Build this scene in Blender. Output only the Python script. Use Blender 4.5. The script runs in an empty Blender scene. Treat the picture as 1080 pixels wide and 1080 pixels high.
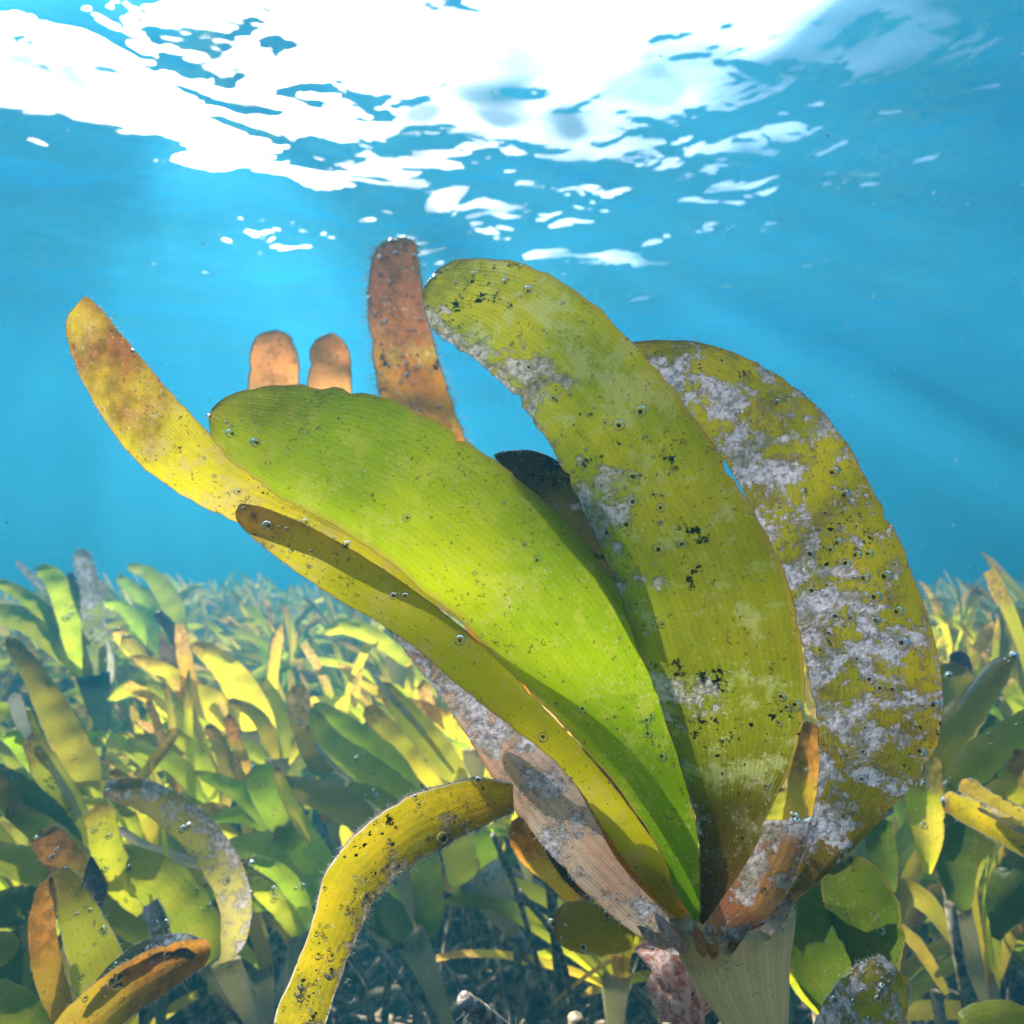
import bpy, math, random
import numpy as np
from mathutils import Vector, Matrix, noise
random.seed(7); np.random.seed(7)
R = math.radians
sc = bpy.context.scene
col = sc.collection

# ------------------------------------------------------------------ camera
CAM_Z = 0.34                      # lens height above the sea bed
WATER_Z = 1.30                    # water surface
PITCH, ROLL = R(8.5), R(-1.8)
FPX = 600.0                       # focal length in pixels of a 1080 wide frame
cd = bpy.data.cameras.new('camera'); cam = bpy.data.objects.new('camera', cd); col.objects.link(cam)
cd.sensor_width = 36; cd.lens = FPX/1080*36
cd.clip_start = 0.005; cd.clip_end = 400
cam.location = (0, 0, CAM_Z)
M_CAM = Matrix.Translation(cam.location) @ Matrix.Rotation(R(90)+PITCH, 4, 'X') @ Matrix.Rotation(ROLL, 4, 'Z')
cam.matrix_world = M_CAM
cd.dof.use_dof = True; cd.dof.focus_distance = 0.10; cd.dof.aperture_fstop = 26
sc.camera = cam
MW = M_CAM.copy()
def at(x, y, d):
    """the point at depth d metres seen at photo pixel x, y"""
    return MW @ Vector(((x-540)/FPX*d, (540-y)/FPX*d, -d))

# ------------------------------------------------------------------ sky, sun, exposure
SUN_DIR = (MW.to_3x3() @ Vector(((150-540)/FPX, (540+10)/FPX, -1))).normalized()    # towards the sun
SUN_EL = math.asin(SUN_DIR.z); SUN_AZ = math.atan2(SUN_DIR.x, SUN_DIR.y)
w = bpy.data.worlds.new('World'); sc.world = w; w.use_nodes = True
nt = w.node_tree; nt.nodes.clear()
wo = nt.nodes.new('ShaderNodeOutputWorld'); bg = nt.nodes.new('ShaderNodeBackground')
sky = nt.nodes.new('ShaderNodeTexSky'); sky.sky_type = 'NISHITA'; sky.sun_disc = False
sky.sun_elevation = SUN_EL; sky.sun_rotation = SUN_AZ
sky.air_density = 1.0; sky.dust_density = 3.0; sky.ozone_density = 1.0
bg.inputs['Strength'].default_value = 0.15
nt.links.new(sky.outputs[0], bg.inputs['Color']); nt.links.new(bg.outputs[0], wo.inputs['Surface'])
sd = bpy.data.lights.new('sun', 'SUN'); sd.energy = 5.0; sd.angle = R(0.5); sd.color = (1, .96, .88)
sun = bpy.data.objects.new('sun', sd); col.objects.link(sun)
sun.rotation_euler = SUN_DIR.to_track_quat('Z', 'Y').to_euler(); sun.location = (0, 0, 3)
vs = sc.view_settings
vs.view_transform = 'Standard'; vs.look = 'None'; vs.gamma = 1; vs.use_curve_mapping = False
vs.exposure = 3.1
cy = sc.cycles
cy.use_denoising = True; cy.max_bounces = 7; cy.diffuse_bounces = 3; cy.glossy_bounces = 2
cy.transmission_bounces = 4; cy.volume_bounces = 1; cy.transparent_max_bounces = 8
cy.caustics_reflective = False; cy.caustics_refractive = False
cy.sample_clamp_indirect = 4; cy.use_light_tree = False
cy.volume_step_rate = 5

# ------------------------------------------------------------------ helpers
def link(o, parent=None):
    col.objects.link(o)
    if parent is not None: o.parent = parent
    return o
def mesh(name, verts, faces, mat, uvs=None, smooth=True):
    me = bpy.data.meshes.new(name)
    me.from_pydata([tuple(v) for v in verts], [], faces)
    if mat is not None: me.materials.append(mat)
    if uvs is not None:
        lay = me.uv_layers.new(name='UVMap')
        li = np.empty(len(me.loops), dtype=np.int32); me.loops.foreach_get('vertex_index', li)
        lay.data.foreach_set('uv', np.asarray(uvs, dtype=np.float32)[li].ravel())
    if smooth: me.polygons.foreach_set('use_smooth', [True]*len(me.polygons))
    me.update(); return me
def obj(name, verts, faces, mat, parent=None, uvs=None, origin=None, smooth=True, kind=None, label=None):
    """one mesh object; verts are world points, stored relative to the origin of the parent"""
    org = Vector(origin) if origin is not None else Vector((0, 0, 0))
    me = mesh(name, [Vector(v)-org for v in verts], faces, mat, uvs, smooth)
    o = link(bpy.data.objects.new(name, me), parent)
    if parent is None: o.location = org
    if kind: o['kind'] = kind
    if label: o['label'] = label
    return o
def tag(o, label=None, cat=None, group=None, kind=None):
    if label: o['label'] = label
    if cat: o['category'] = cat
    if group: o['group'] = group
    if kind: o['kind'] = kind
    return o
def empty(name, loc, label, cat, group=None):
    e = link(bpy.data.objects.new(name, None)); e.location = loc; e.empty_display_size = .01
    return tag(e, label, cat, group)
def spline(pts, n):
    """Catmull-Rom through pts (tuples of any length), n samples evenly spread by chord length"""
    P = np.array(pts, dtype=float)
    if len(P) == 2: P = np.array([P[0], (P[0]+P[1])/2, P[1]])
    k = P.shape[1]
    seg = np.linalg.norm(np.diff(P[:, :2] if k > 3 else P, axis=0), axis=1)+1e-9
    t = np.concatenate([[0], np.cumsum(seg)]); t /= t[-1]
    out = []
    Q = np.vstack([2*P[0]-P[1], P, 2*P[-1]-P[-2]])
    for s in np.linspace(0, 1, n):
        i = min(max(np.searchsorted(t, s)-1, 0), len(P)-2)
        f = (s-t[i])/(t[i+1]-t[i]+1e-12)
        p0, p1, p2, p3 = Q[i], Q[i+1], Q[i+2], Q[i+3]
        out.append(.5*((2*p1)+(-p0+p2)*f+(2*p0-5*p1+4*p2-p3)*f*f+(-p0+3*p1-3*p2+p3)*f**3))
    return np.array(out)

# ------------------------------------------------------------------ node helper
class NG:
    def __init__(s, name):
        s.m = bpy.data.materials.new(name); s.m.use_nodes = True
        s.t = s.m.node_tree; s.t.nodes.clear(); s.out = s.t.nodes.new('ShaderNodeOutputMaterial')
    def n(s, kind, **kw):
        nd = s.t.nodes.new('ShaderNode'+kind)
        for k, v in kw.items():
            if k in nd.inputs.keys() if isinstance(k, str) else False: nd.inputs[k].default_value = v
            else: setattr(nd, k, v)
        return nd
    def l(s, a, b): s.t.links.new(a, b); return b
    def math(s, op, a, b=None, c=None, clamp=False):
        nd = s.t.nodes.new('ShaderNodeMath'); nd.operation = op; nd.use_clamp = clamp
        for i, v in enumerate((a, b, c)):
            if v is None: continue
            if isinstance(v, (int, float)): nd.inputs[i].default_value = v
            else: s.l(v, nd.inputs[i])
        return nd.outputs[0]
    def ramp(s, fac, lo, hi, a=0., b=1.):
        nd = s.t.nodes.new('ShaderNodeMapRange'); nd.interpolation_type = 'SMOOTHSTEP'
        s.l(fac, nd.inputs[0])
        for i, v in zip((1, 2, 3, 4), (lo, hi, a, b)):
            if isinstance(v, (int, float)): nd.inputs[i].default_value = v
            else: s.l(v, nd.inputs[i])
        return nd.outputs[0]
    def mix(s, fac, a, b):
        nd = s.t.nodes.new('ShaderNodeMix'); nd.data_type = 'RGBA'
        for sock, v in ((nd.inputs[0], fac), (nd.inputs[6], a), (nd.inputs[7], b)):
            if isinstance(v, (int, float)): sock.default_value = v
            elif isinstance(v, tuple): sock.default_value = (*v, 1)
            else: s.l(v, sock)
        return nd.outputs[2]
    def noise(s, vec, scale, detail=3, rough=.55, dist=0.):
        nd = s.t.nodes.new('ShaderNodeTexNoise'); s.l(vec, nd.inputs['Vector'])
        nd.inputs['Scale'].default_value = scale; nd.inputs['Detail'].default_value = detail
        nd.inputs['Roughness'].default_value = rough; nd.inputs['Distortion'].default_value = dist
        return nd.outputs['Fac']
    def vor(s, vec, scale, feat='F1'):
        nd = s.t.nodes.new('ShaderNodeTexVoronoi'); nd.feature = feat; s.l(vec, nd.inputs['Vector'])
        nd.inputs['Scale'].default_value = scale; return nd
    def bump(s, h, strength, dist, nrm=None):
        nd = s.t.nodes.new('ShaderNodeBump'); s.l(h, nd.inputs['Height'])
        nd.inputs['Strength'].default_value = strength; nd.inputs['Distance'].default_value = dist
        if nrm is not None: s.l(nrm, nd.inputs['Normal'])
        return nd.outputs[0]

# ------------------------------------------------------------------ water surface
DAPPLE_SHIFT = 2.0  # slides the painted light patches so the front shoot is lit
def water_material():
    g = NG('water_surface_from_below')
    tc = g.n('NewGeometry').outputs['Position']
    mp = g.n('Mapping'); g.l(tc, mp.inputs[0]); mp.inputs['Scale'].default_value = (.62, 1.0, 1)
    mp.inputs['Rotation'].default_value = (0, 0, R(-16))
    v = mp.outputs[0]
    h1 = g.noise(v, 8.0, 2, .45, .5)
    h2 = g.noise(v, 22, 2, .5, .3)
    b = g.bump(h1, 1., .0185)
    b = g.bump(h2, 1., .0024, b)
    fr = g.n('Fresnel'); fr.inputs['IOR'].default_value = 1.31; g.l(b, fr.inputs['Normal'])
    # painted dapple: transparency tinted in bright cell lines, standing in for ripples focusing light
    wv = g.n('VectorMath', operation='ADD'); nz = g.t.nodes.new('ShaderNodeTexNoise'); g.l(tc, nz.inputs['Vector']); nz.inputs['Scale'].default_value = 4
    sv = g.n('VectorMath', operation='SCALE'); g.l(nz.outputs['Color'], sv.inputs[0]); sv.inputs['Scale'].default_value = .16
    g.l(v, wv.inputs[0]); g.l(sv.outputs[0], wv.inputs[1])
    vo = g.vor(wv.outputs[0], 6.5, 'SMOOTH_F1'); dapple = g.ramp(vo.outputs['Distance'], .22, .62, .0, 1.)
    vo2 = g.vor(wv.outputs[0], 14, 'SMOOTH_F1'); dapple2 = g.ramp(vo2.outputs['Distance'], .2, .6, .0, 1.)
    lens = g.math('MULTIPLY_ADD', dapple, .70, g.math('MULTIPLY_ADD', dapple2, .38, .10), clamp=True)
    of = g.n('VectorMath', operation='ADD'); g.l(wv.outputs[0], of.inputs[0]); of.inputs[1].default_value = (DAPPLE_SHIFT, 0, 0)
    big = g.ramp(g.noise(of.outputs[0], 3.3, 1.8, .45, .2), .41, .56, .26, 1.)  # broad bright and dim patches painted into the transparency to make light shafts
    lens = g.math('MULTIPLY', lens, big)
    tr = g.n('BsdfTransparent'); g.l(lens, tr.inputs[0])
    gl = g.n('BsdfGlossy'); gl.inputs['Color'].default_value = (.42, .68, 1, 1); gl.inputs['Roughness'].default_value = .03
    g.l(b, gl.inputs['Normal'])
    mx = g.n('MixShader'); g.l(fr.outputs[0], mx.inputs[0]); g.l(tr.outputs[0], mx.inputs[1]); g.l(gl.outputs[0], mx.inputs[2])
    g.l(mx.outputs[0], g.out.inputs['Surface'])
    return g.m
def graded(n, ext, p):
    t = np.linspace(-1, 1, n); return np.sign(t)*np.abs(t)**p*ext
SEED = 93.4
def build_water():
    n = 301
    gx = graded(n, 58, 3.2); gy = graded(n, 58, 3.2)+1.2
    vs_, fs = [], []
    for j in range(n):
        for i in range(n):
            x, y = gx[i], gy[j]
            c, s = math.cos(.35), math.sin(.35)
            u, v = x*c+y*s, -x*s+y*c
            fade = 1/(1+max(0, math.hypot(x, y)-4)*.5)
            z = .022*noise.noise(Vector((u*1.1, v*1.7, SEED)))+.020*noise.noise(Vector((u*2.4+5, v*3.6, SEED+7.7)))+.011*noise.noise(Vector((u*6.5, v*9.5, 1.7)))
            vs_.append((x, y, WATER_Z+z*fade))
    for j in range(n-1):
        for i in range(n-1):
            a = j*n+i; fs.append((a, a+1, a+n+1, a+n))
    o = obj('water_surface', vs_, fs, water_material(), kind='structure')
    o['label'] = 'rippled underside of the sea surface with bright windows to the sky'
build_water()

# ------------------------------------------------------------------ sea bed
def bed_z(x, y):
    d = math.hypot(x, y)
    z = .05*noise.noise(Vector((x*1.3, y*1.3, 9.)))*min(1, d)
    z += .07*math.exp(-((x+.75)**2+(y-1.7)**2)/.9)
    return z
def build_bed():
    n = 161
    gx = graded(n, 58, 2.6); gy = graded(n, 58, 2.6)
    vs_ = [(x, y, bed_z(x, y)) for y in gy for x in gx]
    fs = [(j*n+i, j*n+i+1, (j+1)*n+i+1, (j+1)*n+i) for j in range(n-1) for i in range(n-1)]
    g = NG('muddy_sand'); p = g.n('NewGeometry').outputs['Position']
    c = g.mix(g.noise(p, 30, 5), (.035, .035, .025), (.16, .13, .09))
    c = g.mix(g.ramp(g.noise(p, 140, 3), .55, .7), c, (.26, .21, .16))
    pb = g.n('BsdfPrincipled'); g.l(c, pb.inputs['Base Color']); pb.inputs['Roughness'].default_value = .9
    g.l(g.bump(g.noise(p, 90, 6), 1, .01), pb.inputs['Normal']); g.l(pb.outputs[0], g.out.inputs['Surface'])
    obj('sea_bed', vs_, fs, g.m, kind='structure')
build_bed()

# ------------------------------------------------------------------ haze: the water body
def build_haze():
    s, z0, z1 = 56, -1.2, WATER_Z+.09
    vs_ = [(x, y, z) for z in (z0, z1) for y in (-s, s) for x in (-s, s)]
    fs = [(0, 2, 3, 1), (4, 5, 7, 6), (0, 1, 5, 4), (2, 6, 7, 3), (0, 4, 6, 2), (1, 3, 7, 5)]
    m = bpy.data.materials.new('sea_water_haze'); m.use_nodes = True; t = m.node_tree; t.nodes.clear()
    o = t.nodes.new('ShaderNodeOutputMaterial'); v = t.nodes.new('ShaderNodeVolumePrincipled')
    v.inputs['Color'].default_value = (.030, .275, .43, 1); v.inputs['Absorption Color'].default_value = (0, 0, 0, 1)
    v.inputs['Density'].default_value = .58; v.inputs['Anisotropy'].default_value = .28
    t.links.new(v.outputs[0], o.inputs['Volume'])
    obj('haze', vs_, fs, m, kind='stuff', smooth=False)
build_haze()
# ------------------------------------------------------------------ leaf materials
def leaf_material(name, base, base2, tip=(.45, .22, .04), tip_start=.75, tip_amt=.8, spots=.5, grime=.0, crust=0., crust_v=0., crust_u=0.,
                  transl=.6, edge=(.62, .34, .08), edge_amt=.45, crust_col=(.52, .46, .55), dark_base=0., vary=False, vein=.16, refl=.42, scale=1.,
                  mottle=None, mottle_amt=0., gloss=.35, nscale=70, crust_scale=1., foot=None, foot_v=(.1, .65), silt=.35):
    g = NG(name)
    tc = g.n('TexCoord'); P = tc.outputs['Object']
    oi = g.n('ObjectInfo')
    ad = g.n('VectorMath', operation='ADD'); g.l(P, ad.inputs[0])
    sc_ = g.n('VectorMath', operation='SCALE'); g.l(oi.outputs['Random'], sc_.inputs[0]); sc_.inputs['Scale'].default_value = 3.0
    g.l(sc_.outputs[0], ad.inputs[1]); P = ad.outputs[0]
    sep = g.n('SeparateXYZ'); g.l(tc.outputs['UV'], sep.inputs[0]); u, v = sep.outputs[0], sep.outputs[1]
    n1 = g.noise(P, nscale*scale, 5, .6)
    c = g.mix(g.ramp(n1, .35, .65), base, base2)
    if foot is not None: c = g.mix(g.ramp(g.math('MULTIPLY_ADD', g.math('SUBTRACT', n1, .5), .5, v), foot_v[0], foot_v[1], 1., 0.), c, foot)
    if vary:
        hs = g.n('HueSaturation'); g.l(c, hs.inputs['Color'])
        g.l(g.math('MULTIPLY_ADD', oi.outputs['Random'], .05, .475), hs.inputs['Hue'])
        g.l(g.math('MULTIPLY_ADD', oi.outputs['Random'], .5, .7), hs.inputs['Value']); c = hs.outputs[0]
    # fine veins along the leaf
    wob = g.math('MULTIPLY_ADD', g.noise(P, 40*scale, 2), 2.0, 0.)
    ph = g.math('MULTIPLY_ADD', u, 150., wob)
    vn = g.math('MULTIPLY_ADD', g.math('SINE', ph), .5, .5)
    ph2 = g.math('MULTIPLY_ADD', u, 47., wob)
    vn2 = g.math('MULTIPLY_ADD', g.math('SINE', ph2), .5, .5)
    vv = g.math('MULTIPLY', g.math('ADD', vn, vn2), .5)
    dk = g.mix(.55, c, (0, 0, 0)); c = g.mix(g.math('MULTIPLY', vv, vein), c, dk)
    # dark or pale blotches
    if mottle is not None:
        mm = g.ramp(g.noise(P, 130*scale, 8, .75, .2), .50, .60, 0, mottle_amt); c = g.mix(mm, c, mottle)
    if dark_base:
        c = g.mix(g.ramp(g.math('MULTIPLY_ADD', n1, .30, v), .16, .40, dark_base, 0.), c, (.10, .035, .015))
    tf = g.ramp(g.math('MULTIPLY_ADD', g.math('SUBTRACT', n1, .5), .5, v), tip_start, min(tip_start+.22, 1.05), 0., tip_amt)
    tcn = g.mix(g.ramp(g.noise(P, 300*scale, 3), .4, .6), tip, tuple(x*.45 for x in tip)); c = g.mix(tf, c, tcn)
    ed = g.math('ABSOLUTE', g.math('MULTIPLY_ADD', u, 2., -1.))
    ef = g.ramp(g.math('MULTIPLY_ADD', g.math('SUBTRACT', g.noise(P, 220*scale, 3), .5), .12, ed), .90, .99, 0., edge_amt)
    c = g.mix(ef, c, edge)
    # round specks
    wv = g.n('VectorMath', operation='ADD'); nz = g.t.nodes.new('ShaderNodeTexNoise'); g.l(P, nz.inputs['Vector']); nz.inputs['Scale'].default_value = 700*scale
    sv = g.n('VectorMath', operation='SCALE'); g.l(nz.outputs['Color'], sv.inputs[0]); sv.inputs['Scale'].default_value = .0012; g.l(P, wv.inputs[0]); g.l(sv.outputs[0], wv.inputs[1])
    den = g.ramp(g.noise(P, 45*scale, 3), .35, .7, 0., 1.)
    sp = None
    for vsc, am in ((620, .30), (1150, .34)):
        vo = g.vor(wv.outputs[0], vsc*scale); rd = g.n('SeparateColor'); g.l(vo.outputs['Color'], rd.inputs[0])
        rad = g.math('MULTIPLY', g.ramp(g.math('MULTIPLY_ADD', den, .25, rd.outputs[0]), 1.22-spots*.5, 1.3), am)
        q = g.ramp(g.math('SUBTRACT', rad, vo.outputs['Distance']), -.03, .10)
        sp = q if sp is None else g.math('MAXIMUM', sp, q)
    opaque = sp; c = g.mix(g.math('MULTIPLY', sp, .85), c, (.07, .035, .012))
    if grime > 0:
        gm = g.ramp(g.math('ADD', g.noise(P, 110*scale, 8, .8), g.math('MULTIPLY', g.noise(P, 600*scale, 2), .12)), .72-grime*.16, .76-grime*.16)
        c = g.mix(g.math('MULTIPLY', gm, .9), c, (.035, .026, .02)); opaque = g.math('MAXIMUM', opaque, gm)
    # fine silt grains and tiny dark pits
    fine = g.noise(P, 1500*scale, 2, .6)
    sm = g.math('MULTIPLY', g.ramp(g.math('ADD', fine, g.math('MULTIPLY', g.noise(P, 130*scale, 6, .7), .35)), .80, .88), silt); c = g.mix(sm, c, (.80, .72, .55))
    pit = g.ramp(g.math('ADD', g.noise(P, 1100*scale, 3, .65), g.math('MULTIPLY', g.noise(P, 60*scale, 3), .25)), .76, .80); c = g.mix(g.math('MULTIPLY', pit, .6), c, (.12, .05, .015))
    hgt = g.math('MULTIPLY', vv, .08)
    refl_c = g.mix(1.-refl, c, (0, 0, 0))
    if crust != 0:
        bias = g.math('MULTIPLY_ADD', v, crust_v, g.math('MULTIPLY', u, crust_u))
        cn = g.math('ADD', g.noise(P, 75*scale*crust_scale, 8, .74, .25), g.math('MULTIPLY', bias, .35))
        thr = .66-.24*crust
        cf = g.ramp(cn, thr, thr+.06)
        cc = g.mix(g.ramp(g.noise(P, 800*scale, 4, .65), .42, .66), crust_col, tuple(x*.38 for x in crust_col))
        cc = g.mix(g.ramp(g.noise(P, 180*scale, 4), .5, .62, 0, .6), cc, (.30, .25, .12))
        c = g.mix(cf, c, cc); refl_c = g.mix(cf, refl_c, cc)
        opaque = g.math('MULTIPLY', opaque, g.math('MULTIPLY_ADD', cf, -.6, 1.))
        hgt = g.math('ADD', hgt, g.math('MULTIPLY', cf, g.math('ADD', g.noise(P, 900*scale, 4), .8)))
    hgt = g.math('ADD', hgt, g.math('MULTIPLY', g.noise(P, 350*scale, 4), .35))
    bn = g.bump(hgt, .9, .0008)
    pb = g.n('BsdfPrincipled'); g.l(refl_c, pb.inputs['Base Color']); pb.inputs['Roughness'].default_value = gloss
    pb.inputs['Specular IOR Level'].default_value = .35; g.l(bn, pb.inputs['Normal'])
    tl = g.n('BsdfTranslucent'); g.l(c, tl.inputs['Color']); g.l(bn, tl.inputs['Normal'])
    mx = g.n('MixShader'); g.l(g.math('MULTIPLY', g.math('SUBTRACT', 1., opaque), transl), mx.inputs[0])
    g.l(pb.outputs[0], mx.inputs[1]); g.l(tl.outputs[0], mx.inputs[2]); g.l(mx.outputs[0], g.out.inputs['Surface'])
    return g.m
MT = {}
LM = leaf_material
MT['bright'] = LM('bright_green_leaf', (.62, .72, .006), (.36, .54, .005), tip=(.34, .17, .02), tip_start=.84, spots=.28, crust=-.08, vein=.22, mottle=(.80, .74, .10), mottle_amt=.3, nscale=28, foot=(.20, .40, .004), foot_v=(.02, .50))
MT['bright_low'] = LM('yellow_green_leaf', (.85, .74, .008), (.62, .62, .006), tip=(.60, .34, .14), tip_start=.80, spots=.45, crust=.0, crust_v=.25, crust_col=(.85, .68, .45), nscale=30, mottle=(.75, .60, .12), mottle_amt=.5)
MT['long_yellow'] = LM('long_yellow_leaf_skin', (.90, .72, .02), (.68, .60, .015), tip=(.34, .11, .03), tip_start=.74, tip_amt=.95, spots=.8, grime=.12, crust=.02, crust_col=(.80, .62, .35), mottle=(.70, .50, .20), mottle_amt=.5)
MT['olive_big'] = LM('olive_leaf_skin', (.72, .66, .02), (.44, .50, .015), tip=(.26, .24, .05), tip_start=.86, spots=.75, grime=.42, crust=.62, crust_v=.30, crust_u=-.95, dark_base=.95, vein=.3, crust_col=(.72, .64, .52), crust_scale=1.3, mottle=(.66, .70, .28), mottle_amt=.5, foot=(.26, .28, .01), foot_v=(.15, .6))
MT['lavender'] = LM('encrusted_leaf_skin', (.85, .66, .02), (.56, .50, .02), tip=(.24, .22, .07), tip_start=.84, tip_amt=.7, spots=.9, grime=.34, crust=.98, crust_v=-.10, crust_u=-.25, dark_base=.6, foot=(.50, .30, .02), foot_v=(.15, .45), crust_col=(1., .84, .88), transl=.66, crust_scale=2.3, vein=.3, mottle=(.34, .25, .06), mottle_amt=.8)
MT['brown_tall'] = LM('rusty_leaf_skin', (.80, .32, .01), (.40, .15, .01), tip=(.42, .13, .05), tip_start=.7, spots=1., grime=.45, crust=.0, transl=.7, scale=.32, mottle=(.50, .40, .04), mottle_amt=.6)
MT['stub'] = LM('orange_stub_skin', (.90, .42, .10), (.72, .42, .08), tip=(.85, .28, .07), tip_start=.7, spots=1., grime=.1, transl=.7, scale=.35)
MT['black'] = LM('blackened_leaf_skin', (.30, .26, .08), (.16, .14, .05), tip=(.06, .05, .05), tip_start=.6, spots=.5, grime=.7, crust=.45, transl=.2, crust_scale=2.6, silt=.05)
MT['dead_pale'] = LM('bleached_dead_leaf', (1., .54, .36), (.98, .70, .50), tip=(.05, .035, .03), tip_start=.82, tip_amt=1., spots=.6, grime=.2, crust=.50, crust_v=.35, crust_col=(.92, .80, .84), transl=.55, refl=.9, vein=.5, crust_scale=1.8)
MT['dead_brown'] = LM('curled_dead_leaf', (.30, .18, .09), (.14, .08, .05), tip=(.40, .30, .22), spots=.6, grime=.4, crust=.3, transl=.4, crust_scale=1.6)
MT['bent'] = LM('bent_speckled_leaf', (.78, .56, .010), (.50, .42, .010), tip=(.66, .26, .03), tip_start=.82, spots=1., grime=.14, crust=-.22, crust_u=.75, edge=(.85, .70, .55), edge_amt=.9, mottle=(.38, .33, .012), mottle_amt=.6, transl=.6, crust_col=(.62, .48, .32), vein=.12, crust_scale=1.6)
MT['greyish'] = LM('grey_brown_leaf', (.50, .42, .12), (.52, .45, .08), tip=(.56, .30, .07), tip_start=.72, spots=.8, grime=.2, crust=.30, crust_v=.1, crust_u=.35, crust_col=(.60, .52, .50), transl=.55, crust_scale=1.8)
MT['orange'] = LM('orange_leaf', (.82, .46, .03), (.74, .52, .03), tip=(.80, .28, .04), tip_start=.45, spots=.9, grime=.2, transl=.65, mottle=(.50, .36, .03), mottle_amt=.5)
MT['green'] = LM('fresh_green_leaf', (.50, .66, .012), (.74, .80, .02), tip=(.62, .46, .05), tip_start=.88, spots=.3, vary=True, transl=.7, edge=(.70, .68, .35))
MT['yellow'] = LM('yellow_leaf', (.95, .80, .03), (.80, .78, .02), tip=(.76, .40, .08), tip_start=.70, spots=.6, vary=True, transl=.7)
MT['olive'] = LM('olive_leaf', (.58, .56, .03), (.66, .56, .03), tip=(.50, .28, .07), tip_start=.72, spots=.8, grime=.2, crust=.05, crust_scale=1.6, vary=True, transl=.65, edge=(.70, .62, .50))
MT['rust'] = LM('rust_tipped_leaf', (.82, .64, .03), (.76, .52, .05), tip=(.80, .46, .14), tip_start=.50, spots=.9, grime=.15, vary=True, transl=.7)
MT['dusty'] = LM('silt_dusted_leaf', (.30, .34, .08), (.24, .28, .08), tip=(.30, .30, .32), tip_start=.45, spots=.6, grime=.25, crust=.35, crust_v=.4, crust_col=(.52, .54, .62), transl=.45, crust_scale=2., edge=(.60, .60, .68))
MT['shaded_green'] = LM('shaded_green_leaf', (.13, .22, .008), (.20, .27, .012), tip=(.30, .26, .04), tip_start=.85, spots=.4, transl=.35)  # green darkened, translucency cut: shade put into the leaf colour
MT['pale'] = LM('pale_dead_leaf', (.75, .68, .50), (.62, .58, .42), tip=(.8, .74, .68), spots=.3, crust=.2, crust_col=(.85, .80, .82), transl=.5, refl=.9, crust_scale=1.6)
MT['purple'] = LM('dark_silted_leaf', (.07, .055, .06), (.13, .10, .11), tip=(.10, .08, .10), spots=.3, grime=.3, crust=.4, crust_col=(.26, .22, .30), transl=.15, refl=.9, crust_scale=1.6)
MT['sheath'] = LM('cream_sheath', (.80, .74, .48), (.66, .64, .38), tip=(.55, .42, .18), tip_start=.82, spots=.12, transl=.5, refl=.9, edge_amt=.2, vein=.35)
MT['sheath_red'] = LM('reddish_sheath_cup', (.88, .40, .12), (.58, .20, .09), tip=(.95, .58, .52), tip_start=.74, spots=.6, grime=.25, crust=.52, crust_v=.40, crust_col=(1., .80, .74), transl=.5, refl=.9, vein=.5, crust_scale=1.8)
MT['tealsheath'] = LM('teal_grey_sheath', (.34, .42, .30), (.42, .46, .30), tip=(.12, .12, .09), tip_start=.7, spots=.1, transl=.4, refl=.9)

def plain(name, c1, c2, scale=200, rough=.7, bump=.5, bdist=.001, spec=.3):
    g = NG(name); P = g.n('TexCoord').outputs['Object']
    c = g.mix(g.ramp(g.noise(P, scale, 4, .6), .38, .62), c1, c2)
    pb = g.n('BsdfPrincipled'); g.l(c, pb.inputs['Base Color']); pb.inputs['Roughness'].default_value = rough
    pb.inputs['Specular IOR Level'].default_value = spec
    g.l(g.bump(g.noise(P, scale*3, 4), bump, bdist), pb.inputs['Normal']); g.l(pb.outputs[0], g.out.inputs['Surface']); return g.m
MT['stem'] = plain('dark_woody_stem', (.07, .06, .03), (.34, .27, .17), 260)
MT['stick'] = plain('silted_stick', (.10, .08, .06), (.42, .36, .34), 300)
MT['litter'] = plain('dead_leaf_litter', (.08, .06, .03), (.50, .38, .24), 60)
MT['rootmat'] = plain('encrusted_lump_skin', (.05, .045, .04), (.55, .40, .30), 260, bdist=.002)
def pink_crust():
    g = NG('pink_crust_skin'); P = g.n('TexCoord').outputs['Object']
    c = g.mix(g.ramp(g.noise(P, 420, 5, .7), .40, .60), (.55, .26, .18), (1., .80, .74)); c = g.mix(g.ramp(g.noise(P, 240, 4, .6), .58, .66), c, (.10, .06, .05))
    b = g.bump(g.noise(P, 900, 5, .7), 1., .001)
    d = g.n('BsdfDiffuse'); t = g.n('BsdfTranslucent'); m = g.n('MixShader'); m.inputs[0].default_value = .55
    for q in (d, t): g.l(c, q.inputs[0]); g.l(b, q.inputs['Normal'])
    g.l(d.outputs[0], m.inputs[1]); g.l(t.outputs[0], m.inputs[2]); g.l(m.outputs[0], g.out.inputs['Surface']); return g.m
MT['pink'] = pink_crust()
def fuzz_material():
    g = NG('pale_algae_threads'); a = g.n('BsdfDiffuse'); a.inputs[0].default_value = (.75, .72, .68, 1)
    b = g.n('BsdfTranslucent'); b.inputs[0].default_value = (.85, .82, .74, 1); m = g.n('MixShader'); m.inputs[0].default_value = .5
    g.l(a.outputs[0], m.inputs[1]); g.l(b.outputs[0], m.inputs[2]); g.l(m.outputs[0], g.out.inputs['Surface']); return g.m
MT['fuzz'] = fuzz_material()
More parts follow.
